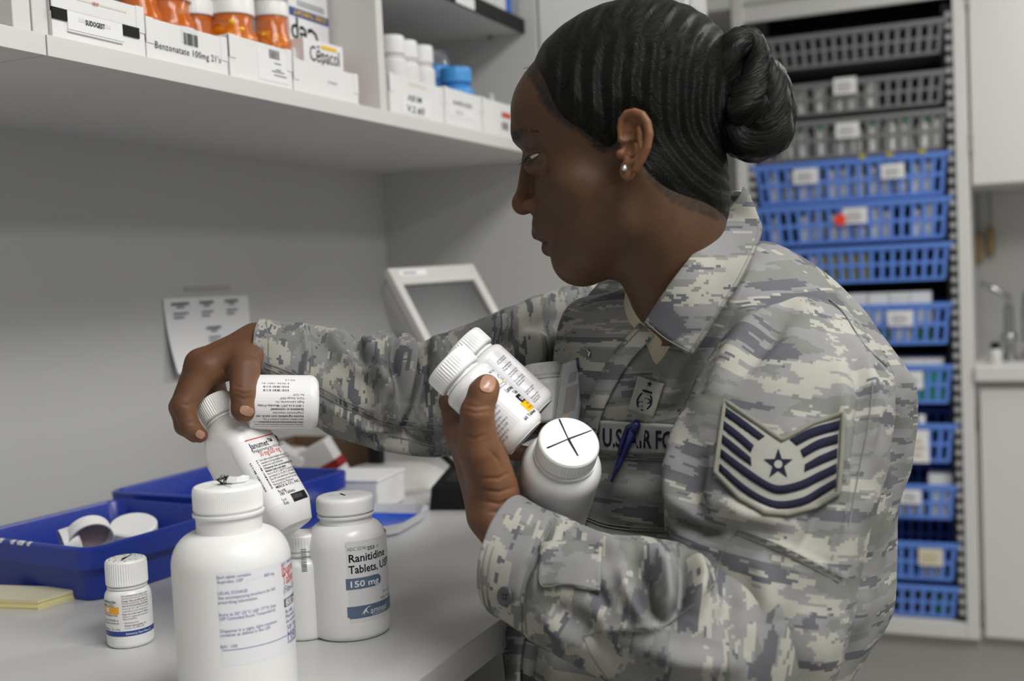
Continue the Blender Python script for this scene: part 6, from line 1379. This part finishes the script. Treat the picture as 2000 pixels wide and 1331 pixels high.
# collar stand round the back of the neck
A = [(1262, 640, 1.02), (1340, 590, .99), (1420, 470, 1.02), (1452, 380, 1.10), (1400, 390, 1.17), (1300, 480, 1.18), (1238, 545, 1.15)]; B = [(1265, 655, 1.03), (1345, 610, 1.0), (1428, 500, 1.03), (1470, 440, 1.10), (1410, 440, 1.18), (1300, 520, 1.19), (1236, 575, 1.16)]
strip3('collar_stand', A, B, CAMO, COAT, n=60, m=6, uvo=(6.1, 3.1))
V, Q, UV = sil_loft([(1224, 568, 1442, 500, 1.026, .050), (1220, 600, 1446, 540, 1.028, .054), (1216, 660, 1466, 640, 1.045, .065), (1206, 760, 1500, 740, 1.09, .09)], 30, 60)
Q = Q if facing_sign(V, Q) > 0 else Q[:, ::-1].copy(); us = mesh('undershirt', V, Q, TANS, PER, True, uv=UV); s_ = us.modifiers.new('s', 'SOLIDIFY'); s_.thickness = .002; s_.offset = 0
A = [(1250, 632), (1200, 690), (1156, 770), (1136, 850), (1122, 960), (1110, 1060)]; B = [(1284, 650), (1232, 706), (1186, 784), (1164, 856), (1150, 960), (1138, 1060)]
v2, f2 = strip2(A, B, 60, 8); fr_ = drape('front_edge', v2, f2, TSURF, .005, CAMO, COAT, 6, th=.003, uvs=[(x/F+2.9, -y/F+4.4) for x, y in v2]); seam('seam', [(1254, 638), (1205, 694), (1161, 772), (1141, 850), (1127, 960)], TSURF, SEAM, fr_, .0005, .0072)
A = [(988, 1212), (984, 1270), (990, 1340), (992, 1500)]; B = [(1030, 1216), (1018, 1280), (1014, 1340), (1020, 1500)]
v2, f2 = strip2(A, B, 40, 6); drape('front_edge', v2, f2, TSURF, .006, CAMO, COAT, 8, th=.003, uvs=[(x/F+8.9, -y/F+1.4) for x, y in v2])
# chest: name tape, badge, pocket
v2, f2 = strip2([(1172, 822), (1240, 826), (1345, 832)], [(1170, 882), (1240, 886), (1345, 890)], 40, 10); tp = drape('service_tape', v2, f2, TSURF, .0045, mat('tape_cloth', (.27, .275, .27), .9, spec=.1, bump=(900, .3, .0005)), COAT, 6, th=.0018)
p_ = fit('U.S. AIR FORCE', 1176, 1366, 0, 50, bold=.02, sx=.8)
drape('tape_lettering', [(x, 872-y*1.0+(x-1178)*.045) for x, y in p_[0] if True], p_[1], TSURF, .0064, NAVYT, tp, 6)
for pl in ([(1174, 826), (1345, 836)], [(1172, 878), (1345, 886)], [(1160, 894), (1240, 898), (1345, 902)], [(1140, 1008), (1200, 1026), (1330, 1036)], [(1142, 1014), (1200, 1032), (1330, 1042)]): seam('seam', pl, TSURF, SEAM, COAT, .0006, .0035 if pl[0][1] < 890 else .001)
bq = lambda u_, v_: (1261+u_*1.0+v_*-.32, 776+u_*.30+v_*1.05)
v2, f2 = strip2([bq(-25, -32), bq(0, -32), bq(25, -32)], [bq(-25, 32), bq(0, 32), bq(25, 32)], 10, 12); bg = drape('occupation_badge', v2, f2, TSURF, .0045, SAND, COAT, 6, th=.0015)
def blob(cx, cy, rx, ry, n_=20): return [bq(cx, cy)]+[bq(cx+rx*math.cos(a), cy+ry*math.sin(a)) for a in np.linspace(0, 2*math.pi, n_, endpoint=False)], [(0, 1+i, 1+(i+1) % n_) for i in range(n_)]
def bar(x0, y0, x1, y1, w_): d = np.array([x1-x0, y1-y0]); n_ = np.array([-d[1], d[0]])/np.linalg.norm(d)*w_/2; return [bq(x0+n_[0], y0+n_[1]), bq(x0-n_[0], y0-n_[1]), bq(x1-n_[0], y1-n_[1]), bq(x1+n_[0], y1+n_[1])], [(0, 1, 2, 3)]
def ringb(cx, cy, rx, ry, w_, a0=0, a1=6.2832): t = np.linspace(a0, a1, 22); return [bq(cx+(rx+s_*w_)*math.cos(a), cy+(ry+s_*w_)*math.sin(a)) for a in t for s_ in (-.5, .5)], [(2*i, 2*i+2, 2*i+3, 2*i+1) for i in range(21)]
st2 = [bq(0, -24)]+[bq((6 if i % 2 == 0 else 2.6)*math.sin(i*math.pi/5), -24-(6 if i % 2 == 0 else 2.6)*math.cos(i*math.pi/5)) for i in range(10)], [(0, 1+i, 1+(i+1) % 10) for i in range(10)]
em = join2d(st2, bar(0, -18, 0, 26, 2.6), ringb(0, 8, 13, 16, 3), ringb(-4, -2, 6, 4, 2.4, .5, 5), ringb(4, 6, 6, 4, 2.4, 2.6, 7.5), ringb(-4, 14, 6, 4, 2.4, .5, 5), bar(-9, -10, 9, -10, 4), bar(-6, -5, 6, -6, 2.5), blob(0, 22, 4, 3))
drape('badge_emblem', em[0], em[1], TSURF, .0062, NAVYT, bg, 6)

# trousers and boots (below the frame)
ll = iv(.5, 0, -.86); ll = ll-np.array([0, 0, ll[2]]); ff_ = np.array([-ll[1], ll[0], 0]); ff_ = ff_ if ff_@rt < 0 else -ff_
tr = MB(); 
def legrings(s_):
    hp = np.array([CX, CY, 0])+ll*s_*.085; out = []
    for z_, rx, ry, dx in ((.88, .10, .112, -.3), (.82, .10, .112, 0), (.7, .092, .1, 0), (.5, .078, .085, 0), (.3, .072, .078, 0), (.16, .07, .075, 0)):
        out.append([hp+np.array([0, 0, z_])+ll*(rx*math.cos(a)+dx*s_*.085)+ff_*ry*math.sin(a) for a in np.linspace(0, 2*math.pi, 36, endpoint=False)])
    return out
tv, tf = [], []; tuv = []
for s_ in (1, -1):
    v, fc = ringloft(legrings(s_)); n0 = len(tv); tv += v; tf += [tuple(i+n0 for i in q_) for q_ in fc]; tuv += [((i % 36)*.015+s_*3, p[2]) for i, p in enumerate(v)]
mesh('trousers', tv, tf, CAMO, PER, True, uv=tuv)
for s_ in (1, -1):
    hp = np.array([CX, CY, 0])+ll*s_*.085; rg = []
    for z_, l0, l1, w_ in ((0, -.09, .17, .046), (.02, -.092, .172, .048), (.05, -.085, .165, .046), (.085, -.075, .09, .042), (.13, -.065, .05, .045), (.22, -.065, .05, .05)):
        rg.append([hp+np.array([0, 0, z_])+ff_*((l0+l1)/2+(l1-l0)/2*math.cos(a))+ll*w_*math.sin(a) for a in np.linspace(0, 2*math.pi, 28, endpoint=False)])
    v, fc = ringloft(rg); o = mesh('boot', v, fc, mat('sage_suede', (.16, .17, .14), .9), PER); sharp(o, .8)

# pen in the pocket, identity card on the chest
pn = empty('ballpoint_pen', tuple(TSURF.p(1225, 840, .01, 6)), label='dark blue pen clipped to the chest pocket edge', cat='pen'); bpy.context.view_layer.update()
INKP = mat('navy_plastic', (.012, .016, .09), .25); o0 = np.array(pn.location)
pp = [TSURF.p(x, y, .0105, 10)-o0 for x, y in ((1241, 832), (1226, 868), (1210, 905), (1194, 942))]
MB().tube(pp, [.0038, .0034, .0030, .0010], 14).build('barrel', INKP, pn, smooth=True)
MB().tube([TSURF.p(x, y, .0155, 10)-o0 for x, y in ((1239, 828), (1226, 836), (1214, 866), (1208, 890))], [.0022, .0024, .002, .0014], 8).build('clip', INKP, pn, smooth=True)
MB().tube([TSURF.p(x, y, .0105, 10)-o0 for x, y in ((1244, 826), (1238, 842))], [.0036, .0042], 14).build('cap_end', INKP, pn, smooth=True)
c4 = [P(1100, 716, 1.062), P(1142, 700, 1.072), P(1124, 832, 1.075), P(1080, 848, 1.065)]; c0 = sum(c4)/4
ic = empty('identity_card', tuple(c0), label='identity card in a clear plastic holder hanging at the coat front', cat='identity card')
def slab(k0, k1, w0, w1, t0, t1, name, m_):
    u_ = c4[1]-c4[0]; v_ = c4[3]-c4[0]; n_ = np.cross(u_, v_); n_ = n_/np.linalg.norm(n_); n_ = n_ if n_@fw < 0 else -n_
    base = [c4[0]*(1-a)*(1-b)+c4[1]*a*(1-b)+c4[2]*a*b+c4[3]*(1-a)*b-c0 for a, b in ((k0, w0), (k1, w0), (k1, w1), (k0, w1))]
    return MB().add([p+n_*t0 for p in base]+[p+n_*t1 for p in base], [(3, 2, 1, 0), (4, 5, 6, 7), (0, 1, 5, 4), (1, 2, 6, 5), (2, 3, 7, 6), (3, 0, 4, 7)]).build(name, m_, ic)
slab(-.05, 1.05, -.03, 1.06, .0012, .0022, 'holder_sleeve', mat('holder_plastic', (.8, .82, .84), .1, alpha=.22)); slab(-.05, 1.05, -.03, 1.06, -.0022, -.0012, 'holder_back', MATS['holder_plastic'])
slab(0, 1, .02, 1, -.0009, .0002, 'card', mat('card_grey', (.34, .35, .34), .4)); slab(.3, .85, .35, .75, .0003, .0005, 'card_picture', mat('card_maroon', (.12, .02, .03), .4)); slab(.35, .7, .15, .3, .0003, .0005, 'card_print', INK); slab(.3, .6, .78, .9, .0003, .0005, 'card_stripe', YEL)
rl = MB(); rl.tube([P(1132, 704, 1.07)-c0, P(1140, 696, 1.065)-c0, P(1158, 702, 1.06)-c0, P(1162, 688, 1.06)-c0, P(1150, 680, 1.058)-c0, P(1145, 690, 1.058)-c0], .0009, 6); rl.build('cord', BLACK, ic, smooth=True)
MB().tube([P(1146, 684, 1.052)-c0, P(1152, 690, 1.05)-c0, P(1149, 698, 1.05)-c0], .0017, 8).build('metal_clip', CHROME, ic, smooth=True)
MB().tube([P(1128, 700, 1.068)-c0, P(1133, 722, 1.066)-c0], .0022, 8).build('tag_end', INKP, ic, smooth=True)
